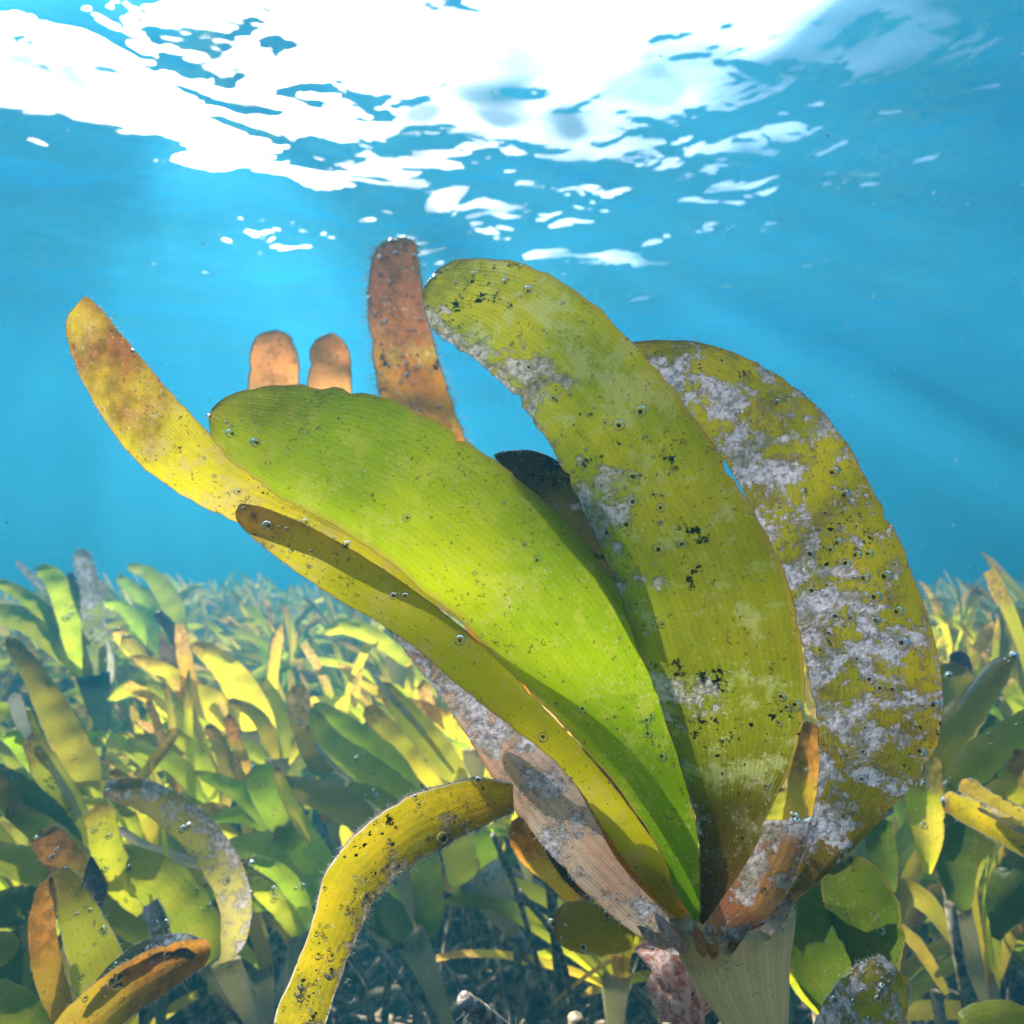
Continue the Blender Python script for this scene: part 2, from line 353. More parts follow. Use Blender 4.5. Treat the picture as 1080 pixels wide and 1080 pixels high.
def bubble_material():
    g = NG('air_bubble_skin'); a = g.n('BsdfGlass'); a.inputs['IOR'].default_value = .76; a.inputs['Roughness'].default_value = .08
    b = g.n('BsdfTranslucent'); b.inputs[0].default_value = (1, .97, .9, 1); f = g.n('LayerWeight'); f.inputs['Blend'].default_value = .4; m = g.n('MixShader')  # translucent white edge painted in for the bright backlit rim
    g.l(g.ramp(f.outputs['Facing'], .3, .95, .05, .6), m.inputs[0]); g.l(a.outputs[0], m.inputs[1]); g.l(b.outputs[0], m.inputs[2])
    g.l(m.outputs[0], g.out.inputs['Surface']); return g.m
MT['bubble'] = bubble_material()
MT['snow'] = plain('drifting_speck', (.8, .8, .75), (.6, .6, .55), 900)

# ------------------------------------------------------------------ leaf geometry
class Surf:
    """a ruled strip between two edges; keeps its grid for bubbles and fuzz"""
    def __init__(s, A, B, nv=46, nu=9, camber=.10, ripple=0., seed=0, thick=.00004, px=True):
        A = spline([tuple(at(*p)) if px else p for p in A], nv); B = spline([tuple(at(*p)) if px else p for p in B], nv)
        s.nv, s.nu = nv, nu
        for E, O_ in ((A, B), (B, A)):
            for i in range(2, nv-2):
                dv = E[i]-O_[i]; w_ = np.linalg.norm(dv); q = Vector(E[i])
                f = .022*noise.noise(q*(3.2/max(w_, .004)))+.014*noise.noise(q*(9/max(w_, .004)))
                if noise.noise(q*(6./max(w_, .004))+Vector((9, seed, 0))) > .46: f -= .035
                E[i] += dv*f
        G = np.zeros((nv, nu, 3)); N = np.zeros((nv, 3))
        for i in range(nv):
            T = (A[min(i+1, nv-1)]+B[min(i+1, nv-1)])-(A[max(i-1, 0)]+B[max(i-1, 0)])
            n = np.cross(B[i]-A[i], T); ln = np.linalg.norm(n)
            N[i] = n/ln if ln > 1e-12 else (N[i-1] if i else np.array([0, -1., 0]))
            mid = (A[i]+B[i])/2; tocam = np.array([0, 0, CAM_Z])-mid
            if N[i].dot(tocam) < 0: N[i] = -N[i]
        for k in range(3): N[:, k] = np.convolve(np.pad(N[:, k], 3, mode='edge'), np.ones(7)/7, 'valid')
        N /= np.linalg.norm(N, axis=1)[:, None]
        for i in range(nv):
            w = np.linalg.norm(B[i]-A[i])
            for j in range(nu):
                u = j/(nu-1)
                q = A[i]*(1-u)+B[i]*u+N[i]*(camber*w*4*u*(1-u))
                if ripple: q = q+N[i]*ripple*noise.noise(Vector(q*70)+Vector((seed*7.3, 0, 0)))*min(1, 6*u*(1-u)+.25)
                G[i, j] = q
        s.G, s.N, s.thick = G, N, thick
    def build(s, name, mat, parent, origin, label=None):
        nv, nu = s.nv, s.nu
        vs_ = [tuple(s.G[i, j]) for i in range(nv) for j in range(nu)]
        uv = [(j/(nu-1), i/(nv-1)) for i in range(nv) for j in range(nu)]
        fs = [(i*nu+j, i*nu+j+1, (i+1)*nu+j+1, (i+1)*nu+j) for i in range(nv-1) for j in range(nu-1)]
        # a thickened rim round both edges
        for j, side in ((0, -1), (nu-1, 1)):
            b0 = len(vs_)
            for i in range(nv):
                p = s.G[i, j]; n = s.N[i]; q = s.G[i, 1 if j == 0 else nu-2]; o = p-q; ln = np.linalg.norm(o); o = o/ln if ln > 1e-9 else np.zeros(3)
                t = s.thick
                for a in range(4):
                    an = math.pi/2*a+math.pi/4
                    vs_.append(tuple(p+n*math.sin(an)*t+o*math.cos(an)*t)); uv.append((0. if j == 0 else 1., i/(nv-1)))
            for i in range(nv-1):
                for a in range(4):
                    c, d = b0+i*4+a, b0+i*4+(a+1) % 4; fs.append((c, d, d+4, c+4))
        return obj(name, vs_, fs, mat, parent, uv, origin, label=label)
    def point(s, u, v):
        i = min(int(v*(s.nv-1)), s.nv-2); j = min(int(u*(s.nu-1)), s.nu-2)
        fi, fj = v*(s.nv-1)-i, u*(s.nu-1)-j
        return (s.G[i, j]*(1-fi)*(1-fj)+s.G[i+1, j]*fi*(1-fj)+s.G[i, j+1]*(1-fi)*fj+s.G[i+1, j+1]*fi*fj), s.N[i]
ICO_V = None
def ico():
    t = (1+5**.5)/2; v = [(-1, t, 0), (1, t, 0), (-1, -t, 0), (1, -t, 0), (0, -1, t), (0, 1, t), (0, -1, -t), (0, 1, -t), (t, 0, -1), (t, 0, 1), (-t, 0, -1), (-t, 0, 1)]
    v = [np.array(a)/np.linalg.norm(a) for a in v]
    f = [(0, 11, 5), (0, 5, 1), (0, 1, 7), (0, 7, 10), (0, 10, 11), (1, 5, 9), (5, 11, 4), (11, 10, 2), (10, 7, 6), (7, 1, 8), (3, 9, 4), (3, 4, 2), (3, 2, 6), (3, 6, 8), (3, 8, 9), (4, 9, 5), (2, 4, 11), (6, 2, 10), (8, 6, 7), (9, 8, 1)]
    nf, cache = [], {}
    def midp(a, b):
        k = (min(a, b), max(a, b))
        if k not in cache: m = v[a]+v[b]; v.append(m/np.linalg.norm(m)); cache[k] = len(v)-1
        return cache[k]
    for a, b, c in f:
        ab, bc, ca = midp(a, b), midp(b, c), midp(c, a); nf += [(a, ab, ca), (b, bc, ab), (c, ca, bc), (ab, bc, ca)]
    return np.array(v), nf
ICO_V, ICO_F = ico()
def balls(name, pts, mat, parent, origin, label=None):
    vs_, fs = [], []
    for p, r in pts:
        b = len(vs_); vs_ += [tuple(np.array(p)+q*r) for q in ICO_V]; fs += [(a+b, c+b, d+b) for a, c, d in ICO_F]
    return obj(name, vs_, fs, mat, parent, None, origin, kind='stuff', label=label)
def threads(name, roots, mat, parent, origin, r=.000045, label=None):
    """roots: (point, direction, length); each a thin curling three sided thread"""
    vs_, fs = [], []
    for p, d, L in roots:
        d = np.array(d)/np.linalg.norm(d); a = np.cross(d, [.3, .9, .31]); a /= np.linalg.norm(a); b = np.cross(d, a)
        k1, k2 = random.uniform(-.7, .7), random.uniform(-.7, .7); base = len(vs_); n = 4
        for i in range(n):
            s_ = i/(n-1); c = np.array(p)+d*L*s_+a*k1*L*s_*s_+b*k2*L*s_*s_; rr = r*(1-.6*s_)
            for m in range(3): an = m*2.094; vs_.append(tuple(c+a*math.cos(an)*rr+b*math.sin(an)*rr))
        for i in range(n-1):
            for m in range(3): q, w_ = base+i*3+m, base+i*3+(m+1) % 3; fs.append((q, w_, w_+3, q+3))
    return obj(name, vs_, fs, mat, parent, None, origin, kind='stuff', label=label)
def edge_fuzz(s, leaf, origin, n, sides=(0, 1), v0=.5, v1=1., L=.0012, face=0):
    roots = []
    for _ in range(n):
        side = random.choice(sides); v = v0+(v1-v0)*random.random()**.8
        p, nn = s.point(side*.998, v); q, _x = s.point(.5, v); d = p-q
        if np.linalg.norm(d) < 1e-7: d = np.array([0, 0, 1.])
        d = d/np.linalg.norm(d)+np.random.normal(0, .45, 3); roots.append((p, d, L*(.15+1.1*random.random()**2.2)))
    for _ in range(face):
        u, v = random.random(), v0+(v1-v0)*random.random(); p, nn = s.point(u, v)
        roots.append((p, nn+np.random.normal(0, .5, 3), L*random.uniform(.2, .7)))
    dd = -(MW.inverted() @ Vector(s.G[s.nv//2, s.nu//2])).z
    threads('algae_fuzz', roots, MT['fuzz'], leaf, origin, r=.00050*max(dd, .05))
def leaf_bubbles(s, leaf, origin, n, v0=.1, v1=1., r=(.00022, .0006), ubias=None, clusters=0):
    r = (r[0]*1.1, r[1]*1.9); pts = []; clusters = clusters or max(2, n//14)
    cl = [(random.uniform(.15, .85), random.uniform(v0, v1)) for _ in range(clusters)]
    for _ in range(n):
        if cl and random.random() < .6:
            c = random.choice(cl); u, v = c[0]+random.gauss(0, .09), c[1]+random.gauss(0, .035)
        else: u, v = random.random(), random.uniform(v0, v1)
        u, v = min(max(u, .02), .98), min(max(v, .01), .985)
        rr = r[0]+(r[1]-r[0])*random.random()**4; p, nn = s.point(u, v); pts.append((p+nn*rr*.8, rr))
    balls('air_bubbles', pts, MT['bubble'], leaf, origin)

def ribbon(pts, mat, name, parent, origin, tw=0., cup=.2, n=22, nu=5, tip='round', rim=True, base_taper=.75, label=None, fuzz=0, bub=0, twist_end=None, seed=0):
    """a strap leaf through photo points (x, y, depth, width px), base first"""
    S = spline([(*tuple(at(p[0], p[1], p[2])), p[3]/FPX*p[2]*(.86 if .19 < p[2] <= .235 else .78 if p[2] > .235 else 1)) for p in pts], n)
    P, W = S[:, :3], np.maximum(S[:, 3], 1e-4)
    seg = np.concatenate([[0], np.cumsum(np.linalg.norm(np.diff(P, axis=0), axis=1))]); Ltot = seg[-1]
    A, B = [], []
    cam0 = np.array([0, 0, CAM_Z]); rnd = random.Random(seed+int(pts[0][0]*7+pts[0][1]))
    for i in range(n):
        T = P[min(i+1, n-1)]-P[max(i-1, 0)]; T /= np.linalg.norm(T)
        V = cam0-P[i]; V /= np.linalg.norm(V)
        Sd = np.cross(T, V); Sd /= np.linalg.norm(Sd)
        te = tw if twist_end is None else tw+(twist_end-tw)*i/(n-1)
        Nn = np.cross(Sd, T); Sv = Sd*math.cos(te)+Nn*math.sin(te)
        w = W[i]/max(.35, math.cos(te))/2
        rem = Ltot-seg[i]
        if tip == 'round' and rem < w: w *= math.sqrt(max(0, 1-(1-rem/w)**2))+.02
        elif tip == 'point': w *= min(1, (rem/(W[i]*1.6))**.7+.02)
        elif tip == 'cut' and i >= n-2: w *= .9
        if seg[i] < Ltot*.12: w *= base_taper+(1-base_taper)*seg[i]/(Ltot*.12)
        w *= 1+.04*rnd.uniform(-1, 1)*(i > 2)
        A.append(tuple(P[i]-Sv*w)); B.append(tuple(P[i]+Sv*w))
    s = Surf(A, B, nv=n*2-1, nu=nu, camber=cup, px=False, thick=.00005*max(1., pts[0][2]/.12*.8), ripple=.0018*min(2, pts[0][2]/.2), seed=seed)
    lf = s.build(name, mat, parent, origin, label)
    if fuzz: edge_fuzz(s, lf, origin, fuzz, v0=.35, L=.0009*max(1, pts[0][2]/.15))
    if bub: leaf_bubbles(s, lf, origin, bub, r=(.0003*max(1, pts[0][2]/.15), .0006*max(1, pts[0][2]/.15)))
    return lf
def tube_world(pts, radii, name, mat, parent, origin, flat=None, sides=10, kind=None, label=None, n=None):
    """round or flattened tube through world points; flat = (side vector, ratio)"""
    P = spline([(*tuple(p), r) for p, r in zip(pts, radii)], n or max(6, len(pts)*4)); vs_, fs, uv = [], [], []
    k = len(P)
    for i in range(k):
        T = P[min(i+1, k-1), :3]-P[max(i-1, 0), :3]; T /= np.linalg.norm(T)
        ref = np.array(flat[0]) if flat else np.array([.2, 1., .1])
        a = ref-T*ref.dot(T); a /= np.linalg.norm(a); b = np.cross(T, a)
        for m in range(sides):
            an = 2*math.pi*m/sides; vs_.append(tuple(P[i, :3]+a*math.cos(an)*P[i, 3]+b*math.sin(an)*P[i, 3]*(flat[1] if flat else 1)))
            uv.append((abs((m/sides)*2-1), i/(k-1)))
    for i in range(k-1):
        for m in range(sides):
            q, w_ = i*sides+m, i*sides+(m+1) % sides; fs.append((q, w_, w_+sides, q+sides))
    fs.append(tuple(range(sides-1, -1, -1))); fs.append(tuple((k-1)*sides+m for m in range(sides)))
    return obj(name, vs_, fs, mat, parent, uv, origin, kind=kind, label=label)
SIDE = tuple(MW.to_3x3() @ Vector((1, 0, 0)))
def down_to_bed(p, lean=(0, 0)):
    x, y = p.x+lean[0], p.y+lean[1]; return Vector((x, y, bed_z(x, y)-.01))

# ------------------------------------------------------------------ the big shoot in front
def build_hero():
    base = at(770, 1010, .100); foot = down_to_bed(base, (.02, .015))
    root = empty('seagrass_shoot', foot, 'huge close-up seagrass shoot with broad backlit yellow-green leaves fanning up from a cream sheath', 'seagrass', 'seagrass shoots of the meadow')
    O = foot
    def leaf(A, B, mat, label=None, nv=84, nu=9, camber=.1, ripple=.0013, seed=0, **k):
        s = Surf(A, B, nv, nu, camber, ripple, seed); return s, s.build('leaf', MT[mat], root, O, label)
    # leaf A: the long one reaching far left, behind the two bright ones
    s, l = leaf([(718, 935, 0.1067), (680, 850, 0.1067), (600, 738, 0.1070), (480, 652, 0.1073), (400, 608, 0.1075), (340, 580, 0.1077), (290, 562, 0.1080), (245, 549, 0.1083), (178, 513, 0.1095), (128, 468, 0.1099), (92, 412, 0.1102), (72, 362, 0.1102), (71, 335, 0.1102), (88, 313, 0.1102)],
                [(730, 930, 0.1063), (700, 840, 0.1070), (620, 725, 0.1074), (490, 640, 0.1077), (400, 580, 0.1081), (330, 538, 0.1088), (272, 505, 0.1091), (218, 455, 0.1095), (168, 400, 0.1099), (128, 352, 0.1102), (106, 325, 0.1102), (90, 312, 0.1102)],
                'long_yellow', 'long yellow leaf reaching far left with a rusty brown tip', camber=.06, seed=1)
    leaf_bubbles(s, l, O, 46, .55, .97, (.0002, .0005)); edge_fuzz(s, l, O, 190, v0=.66, L=.0009)
    # leaf B: lower bright leaf
    s, l = leaf([(738, 978, 0.1025), (707, 963, 0.1025), (672, 925, 0.1025), (638, 878, 0.1025), (608, 828, 0.1030), (570, 790, 0.1035), (536, 765, 0.1035), (485, 724, 0.1040), (443, 687, 0.1045), (400, 657, 0.1050), (350, 628, 0.1055), (300, 594, 0.1060), (262, 563, 0.1065), (248, 545, 0.1065), (252, 533, 0.1065)],
                [(740, 972, 0.1030), (722, 940, 0.1030), (690, 888, 0.1030), (651, 834, 0.1035), (610, 785, 0.1040), (572, 745, 0.1045), (520, 690, 0.1050), (470, 648, 0.1055), (425, 614, 0.1057), (385, 588, 0.1060), (345, 565, 0.1065), (310, 548, 0.1065), (285, 538, 0.1065), (268, 533, 0.1065), (254, 531, 0.1065)],
                'bright_low', 'lower bright leaf with a pale scabby tip', camber=.05, seed=2)
    leaf_bubbles(s, l, O, 40, .2, .97); edge_fuzz(s, l, O, 160, v0=.72, L=.0007)
    # leaf C: broad bright leaf
    s, l = leaf([(734, 972, 0.1000), (712, 940, 0.1003), (696, 897, 0.1005), (650, 829, 0.1010), (596, 766, 0.1013), (553, 724, 0.1015), (502, 670, 0.1018), (455, 628, 0.1020), (405, 588, 0.1023), (350, 553, 0.1025), (295, 523, 0.1028), (248, 490, 0.1030), (226, 465, 0.1030), (220, 446, 0.1030), (223, 434, 0.1030)],
                [(738, 970, 0.1000), (737, 905, 0.1003), (727, 830, 0.1005), (706, 745, 0.1006), (678, 672, 0.1009), (646, 610, 0.1012), (600, 553, 0.1015), (545, 503, 0.1018), (480, 456, 0.1023), (415, 423, 0.1025), (350, 408, 0.1028), (290, 406, 0.1030), (250, 414, 0.1030), (232, 423, 0.1030), (224, 431, 0.1030)],
                'bright', 'broad bright yellow-green leaf lit from behind', camber=.09, nu=13, ripple=.0008, seed=3)
    leaf_bubbles(s, l, O, 60, .1, .97, (.0002, .0005)); edge_fuzz(s, l, O, 90, v0=.7, L=.0006)
    # leaf D: olive leaf arching up and left
    s, l = leaf([(738, 972, .0965), (738, 920, .0960), (733, 860, .0975), (710, 785, .0985), (686, 712, .0992), (660, 645, .0996), (640, 592, .1000), (612, 532, .1002), (580, 470, .1002), (545, 420, .1000), (512, 387, .0985), (482, 367, .0992), (460, 352, .0998), (449, 330, .100), (446, 308, .100)],
                [(742, 975, .0965), (790, 905, .0955), (815, 850, .0945), (838, 800, .0938), (847, 740, .0935), (844, 680, .0932), (832, 622, .0932), (806, 560, .0935), (770, 498, .0942), (730, 437, .0952), (688, 385, .0965), (645, 338, .0975), (600, 301, .0985), (545, 277, .0995), (492, 273, .100), (462, 284, .100), (448, 302, .100)],
                'olive_big', 'olive leaf arching up with silt patches and a dark base', camber=.07, nu=13, ripple=.0012, seed=4)
    leaf_bubbles(s, l, O, 130, .12, .98, (.0002, .0006), clusters=7); edge_fuzz(s, l, O, 240, v0=.72, L=.0008)
    # leaf E: encrusted leaf on the right
    s, l = leaf([(764, 984, .0985), (806, 962, .0985), (832, 930, .099), (850, 885, .0995), (861, 840, .100), (864, 790, .101), (858, 735, .102), (850, 690, .103), (833, 640, .104), (809, 582, .105), (786, 522, .106), (750, 466, .107), (712, 420, .108), (682, 386, .109), (658, 366, .109)],
                [(762, 990, .0975), (810, 970, .097), (860, 932, .0965), (915, 880, .096), (960, 830, .096), (988, 785, .0965), (994, 735, .0975), (985, 675, .099), (962, 600, .101), (930, 535, .103), (890, 462, .105), (842, 412, .107), (785, 376, .108), (732, 361, .109), (690, 359, .109), (660, 362, .109)],
                'lavender', 'broad right-hand leaf crusted with lavender-grey algae', camber=.08, nu=13, ripple=.0020, seed=5)
    leaf_bubbles(s, l, O, 150, .2, .98, (.0002, .0006), clusters=8); edge_fuzz(s, l, O, 420, sides=(1, 1, 1, 0), v0=.45, L=.0011, face=120)
    # blackened stub between leaves C and D
    s, l = leaf([(650, 660, .1055), (610, 590, .1060), (560, 528, .1062), (530, 492, .1064), (521, 480, .1065), (530, 476, .1065)],
                [(665, 650, .1050), (648, 590, .1055), (620, 530, .1058), (595, 492, .1062), (565, 476, .1064), (540, 475, .1065)], 'black', 'blackened leaf end between the two broad leaves', nv=26, nu=7)
    edge_fuzz(s, l, O, 240, v0=.5, L=.0009, face=100)
    # bleached dead leaf, lower left
    s, l = leaf([(725, 1010, .104), (700, 1000, .103), (648, 968, .105), (590, 912, .108), (535, 845, .111), (492, 775, .113), (458, 725, .115), (430, 690, .116), (402, 655, .117)],
                [(742, 980, .104), (712, 935, .103), (668, 885, .105), (610, 828, .108), (556, 770, .111), (510, 728, .113), (476, 700, .115), (450, 680, .116), (408, 652, .117)],
                'dead_pale', 'bleached pink and white dead leaf fading to black at its end', camber=-.10, nu=9, ripple=.002, seed=12)
    edge_fuzz(s, l, O, 700, sides=(1, 1, 1, 0), v0=.15, L=.0010, face=500)
    # brown curl behind it
    s, l = leaf([(690, 915, .108), (650, 870, .112), (618, 838, .114), (585, 812, .116), (550, 800, .118), (525, 782, .119), (508, 760, .120)],
                [(706, 900, .108), (668, 850, .112), (645, 815, .114), (612, 788, .116), (575, 780, .118), (545, 762, .119), (520, 745, .120)], 'dead_brown', 'curled brown dead leaf behind the bleached one', nv=26, nu=5, camber=.2)
    edge_fuzz(s, l, O, 160, v0=.1, L=.0011)
    # yellowed strip under leaf B
    s, l = leaf([(735, 985, .1035), (690, 950, .1045), (650, 905, .1055), (625, 860, .1065), (600, 815, .1075)],
                [(740, 975, .1035), (705, 935, .1045), (670, 890, .1055), (640, 845, .1065), (604, 808, .1075)], 'rust', 'narrow yellowed strip at the foot of the fan', nv=26, nu=5)
    # reddish cup where the leaves join
    s = Surf([(742, 982, .0990), (752, 955, .0995), (768, 925, .1000), (785, 895, .1005), (800, 868, .1008)],
             [(762, 990, .0978), (808, 968, .0978), (834, 932, .0982), (848, 895, .0990), (853, 866, .1000)], 26, 9, -.12, .0015, 3)
    l = s.build('leaf_base', MT['sheath_red'], root, O, 'pink and brown crinkled cup where the leaves join'); edge_fuzz(s, l, O, 260, v0=.5, L=.0009, face=120)
    # sheath, flattened, and the woody stem under it
    yl = [(704, 838, 962), (712, 836, 990), (728, 834, 1020), (748, 833, 1050), (768, 831, 1085), (790, 826, 1130), (806, 820, 1180)]
    pts = [at((a+b)/2, y, .1035) for a, b, y in yl]; rad = [(b-a)/2/FPX*.1035 for a, b, y in yl]
    tube_world(pts[::-1], rad[::-1], 'sheath', MT['sheath'], root, O, flat=(SIDE, .55), sides=32, n=26)
    for a, b, c_, w_, m_ in (((722, 1002), (704, 982), (690, 962), 13, 'dead_pale'), ((742, 1006), (736, 988), (722, 966), 12, 'sheath_red'), ((764, 1004), (775, 988), (792, 976), 13, 'sheath_red'),
                         ((800, 990), (818, 972), (836, 948), 12, 'dead_pale'), ((706, 996), (690, 990), (672, 976), 12, 'dead_pale'), ((752, 1010), (752, 994), (746, 974), 10, 'sheath_red')):
        ribbon([(*a, .0985, w_), (*b, .0968, w_), (*c_, .0958, w_*.5)], MT[m_], 'frayed_sheath_strip', root, O, tip='point', fuzz=50, n=12, nu=5, cup=.25, base_taper=.5)
    low = at(812, 1178, .1035)
    tube_world([foot, foot.lerp(low, .5)+Vector((.004, 0, 0)), low], [.0032, .003, .0045], 'stem', MT['stem'], root, O, sides=12)
build_hero()
def build_behind():
    base = at(560, 800, .303); O = down_to_bed(base, (.02, .03))
    root = empty('seagrass_shoot', O, 'shoot behind the big one with a rusty upright leaf and two orange leaf ends', 'seagrass', 'seagrass shoots of the meadow')
    def leaf(A, B, mat, label=None, **k):
        s = Surf(A, B, ripple=.0018, thick=.0003, **k); return s, s.build('leaf', MT[mat], root, O, label)
    s, l = leaf([(552, 790, 0.3000), (530, 700, 0.2985), (480, 590, 0.2985), (425, 490, 0.2985), (403, 420, 0.2985), (393, 370, 0.2985), (388, 320, 0.3000), (391, 285, 0.3000), (398, 262, 0.3000), (410, 253, 0.3000)],
                [(572, 790, 0.3000), (565, 700, 0.2985), (535, 570, 0.2985), (490, 462, 0.2985), (472, 410, 0.2985), (458, 365, 0.2985), (446, 315, 0.3000), (441, 280, 0.3000), (438, 256, 0.3000), (428, 250, 0.3000)],
                'brown_tall', 'rusty brown upright leaf furred with bubbles', camber=.08, seed=6)
    leaf_bubbles(s, l, O, 230, .45, .98, (.0004, .0010)); edge_fuzz(s, l, O, 1100, v0=.55, L=.0050, face=400)
    for k, (xa, xb, yt) in enumerate(((264, 318, 349), (327, 373, 352))):
        xm = (xa+xb)/2
        s, l = leaf([(548, 800, 0.3015), (490, 660, 0.3000), (xa+60, 520, 0.2985), (xa+3, 430, 0.2970), (xa, 385, 0.2970), (xa+1, 368, 0.2970), (xa+6, yt+7, 0.2970), (xa+14, yt+2, 0.2970), (xm, yt-1, 0.2970)],
                    [(560, 800, 0.3015), (510, 640, 0.3000), (xb+50, 505, 0.2985), (xb+3, 430, 0.2970), (xb-3, 385, 0.2970), (xb-6, 368, 0.2970), (xb-11, yt+7, 0.2970), (xb-18, yt+2, 0.2970), (xm+1, yt-1, 0.2970)], 'stub', 'short orange leaf end behind the bright leaf', nv=90, nu=7, camber=.1, seed=8+k)
        edge_fuzz(s, l, O, 220, v0=.8, L=.0014, face=40)
    tube_world([base+Vector((.006, 0, -.03)), base], [.003, .008], 'sheath', MT['sheath'], root, O, flat=(SIDE, .4), sides=14)
    tube_world([O, base+Vector((.006, 0, -.03))], [.0022, .003], 'stem', MT['stem'], root, O)
build_behind()
def lump(name, px, r, label, cat, mat='rootmat', seed=0, n_th=80, group=None):
    """a rough encrusted lump: displaced ball with threads"""
    c = np.array(at(*px)); vs_ = []
    V, F = ICO_V, ICO_F
    V2 = [v for v in V]; F2 = []
    cache = {}
    def mp(a, b):
        k = (min(a, b), max(a, b))
        if k not in cache: m = V2[a]+V2[b]; V2.append(m/np.linalg.norm(m)); cache[k] = len(V2)-1
        return cache[k]
    for a, b, d in F:
        ab, bd, da = mp(a, b), mp(b, d), mp(d, a); F2 += [(a, ab, da), (b, bd, ab), (d, da, bd), (ab, bd, da)]
    for v in V2:
        k = 1+.45*noise.fractal(Vector(v*1.7)+Vector((seed, 0, 0)), .8, 2.1, 4); vs_.append(tuple(c+v*np.array(r)*k))
    o = obj(name, vs_, F2, MT[mat], None, None, c); tag(o, label, cat, group)
    roots = [(c+v*np.array(r)*.95, v+np.random.normal(0, .3, 3), r[0]*(.04+.18*random.random()**2)) for v in random.choices(V2, k=n_th)]
    threads('algae_fuzz', roots, MT['fuzz'], o, c, r=.00008)
    return o
# ------------------------------------------------------------------ near shoots, placed one by one
GROUP = 'seagrass shoots of the meadow'
def shoot(label, crown, leaves, sheath=None, stem=True, sheath_mat='sheath', lean=(0, .01), sheath_w=26, sheath_from=None, name='seagrass_shoot'):
    """crown (x, y, depth) photo point; leaves: dicts with pts (x, y, depth, width)"""
    c = at(*crown); d = crown[2]
    O = down_to_bed(c, lean); root = empty(name, O, label, 'seagrass', GROUP)
    for k, L in enumerate(leaves):
        L = dict(L); m = L.pop('m'); pts = L.pop('p')
        n = 16 if d > .4 else 22
        ribbon(pts, MT[m], 'leaf', root, O, n=n, seed=k+int(crown[0]), **L)
    if sheath is None:
        up = Vector((0, 0, 1)); low = c-Vector((0, 0, .045))+Vector((O.x-c.x, O.y-c.y, 0))*.2
    else: low = at(*sheath)
    w = sheath_w/FPX*d/2
    if sheath_w: tube_world([low, low.lerp(c, .5), c], [.0022, w*.72, w], 'sheath', MT[sheath_mat], root, O, flat=(SIDE, .4), sides=14, n=12)
    if stem: tube_world([O, O.lerp(low, .6)+Vector((.004, 0, 0)), low], [.0022, .002, .0024], 'stem', MT['stem'], root, O, sides=8)
    return root
def L(m, *p, **k): return dict(m=m, p=p, **k)

shoot('tall shoot at the left edge with an upright silt-dusted leaf above teal-grey sheath', (98, 712, .55), [
    L('dusty', (100, 722, .55, 30), (100, 690, .55, 27), (98, 650, .548, 26), (95, 620, .546, 22), (84, 578, .545, 19), fuzz=160, bub=14),
    L('green', (92, 715, .553, 24), (80, 670, .555, 30), (68, 630, .56, 28), (55, 608, .565, 24), (37, 599, .57, 16), fuzz=30, bub=6),
    L('green', (90, 712, .556, 22), (66, 682, .56, 32), (30, 655, .565, 31), (-5, 648, .57, 28), (-50, 652, .58, 22), bub=5),
    L('green', (86, 706, .562, 16), (60, 662, .567, 22), (30, 632, .572, 18), (-5, 612, .578, 12)),
    L('dusty', (70, 668, .575, 10), (52, 632, .577, 9), (34, 610, .58, 8), (16, 591, .58, 6), tw=.9, fuzz=40),
    L('purple', (95, 660, .565, 9), (84, 632, .567, 9), (73, 603, .57, 7), fuzz=30),
    L('pale', (108, 672, .56, 8), (112, 690, .56, 15), (114, 710, .56, 14), (112, 724, .56, 10))],
    sheath=(111, 778, .55), sheath_w=36, sheath_mat='tealsheath')
shoot('pair of arched fresh green leaves standing against the open water left of the fan', (184, 690, .80), [
    L('green', (186, 690, .80, 22), (185, 650, .80, 26), (172, 622, .80, 24), (155, 604, .80, 18), (133, 597, .80, 10), tw=.2),
    L('green', (165, 700, .80, 14), (160, 660, .80, 18), (146, 628, .80, 17), (124, 608, .80, 12)),
    L('green', (178, 690, .82, 14), (176, 655, .82, 16), (160, 632, .82, 14), (138, 615, .82, 8)),
    L('rust', (140, 660, .83, 5), (120, 636, .83, 7), (103, 610, .83, 5), tw=.8)])
shoot('shoot with two flat green leaves reaching left, beside the silt-dusted upright leaf', (152, 690, .70), [
    L('green', (150, 688, .70, 12), (145, 660, .70, 18), (128, 640, .70, 16), (103, 634, .70, 11)),
    L('green', (150, 690, .70, 12), (140, 668, .70, 16), (122, 658, .70, 14), (102, 659, .70, 9)),
    L('pale', (160, 692, .70, 8), (140, 676, .70, 8), (121, 664, .70, 6), tw=.6)])
shoot('golden shoot left of the fan with one broad arched yellow leaf over green ones', (262, 770, .50), [
    L('yellow', (262, 772, .50, 22), (266, 748, .50, 40), (246, 714, .502, 36), (224, 692, .504, 26), (203, 678, .506, 16), fuzz=20),
    L('yellow', (255, 776, .505, 26), (225, 745, .506, 38), (200, 730, .508, 30), (170, 706, .51, 20), (138, 692, .51, 10), tw=.2),
    L('green', (258, 785, .51, 22), (215, 752, .512, 30), (172, 732, .515, 26), (140, 726, .517, 22), (112, 738, .52, 14)),
    L('green', (262, 800, .515, 18), (222, 790, .517, 24), (190, 775, .518, 22), (165, 765, .52, 12)),
    L('rust', (212, 745, .512, 14), (201, 722, .512, 18), (194, 690, .513, 18), (189, 658, .513, 13), tip='cut'),
    L('yellow', (205, 738, .52, 12), (176, 752, .52, 20), (150, 762, .52, 20), (137, 764, .52, 12), tip='point')])
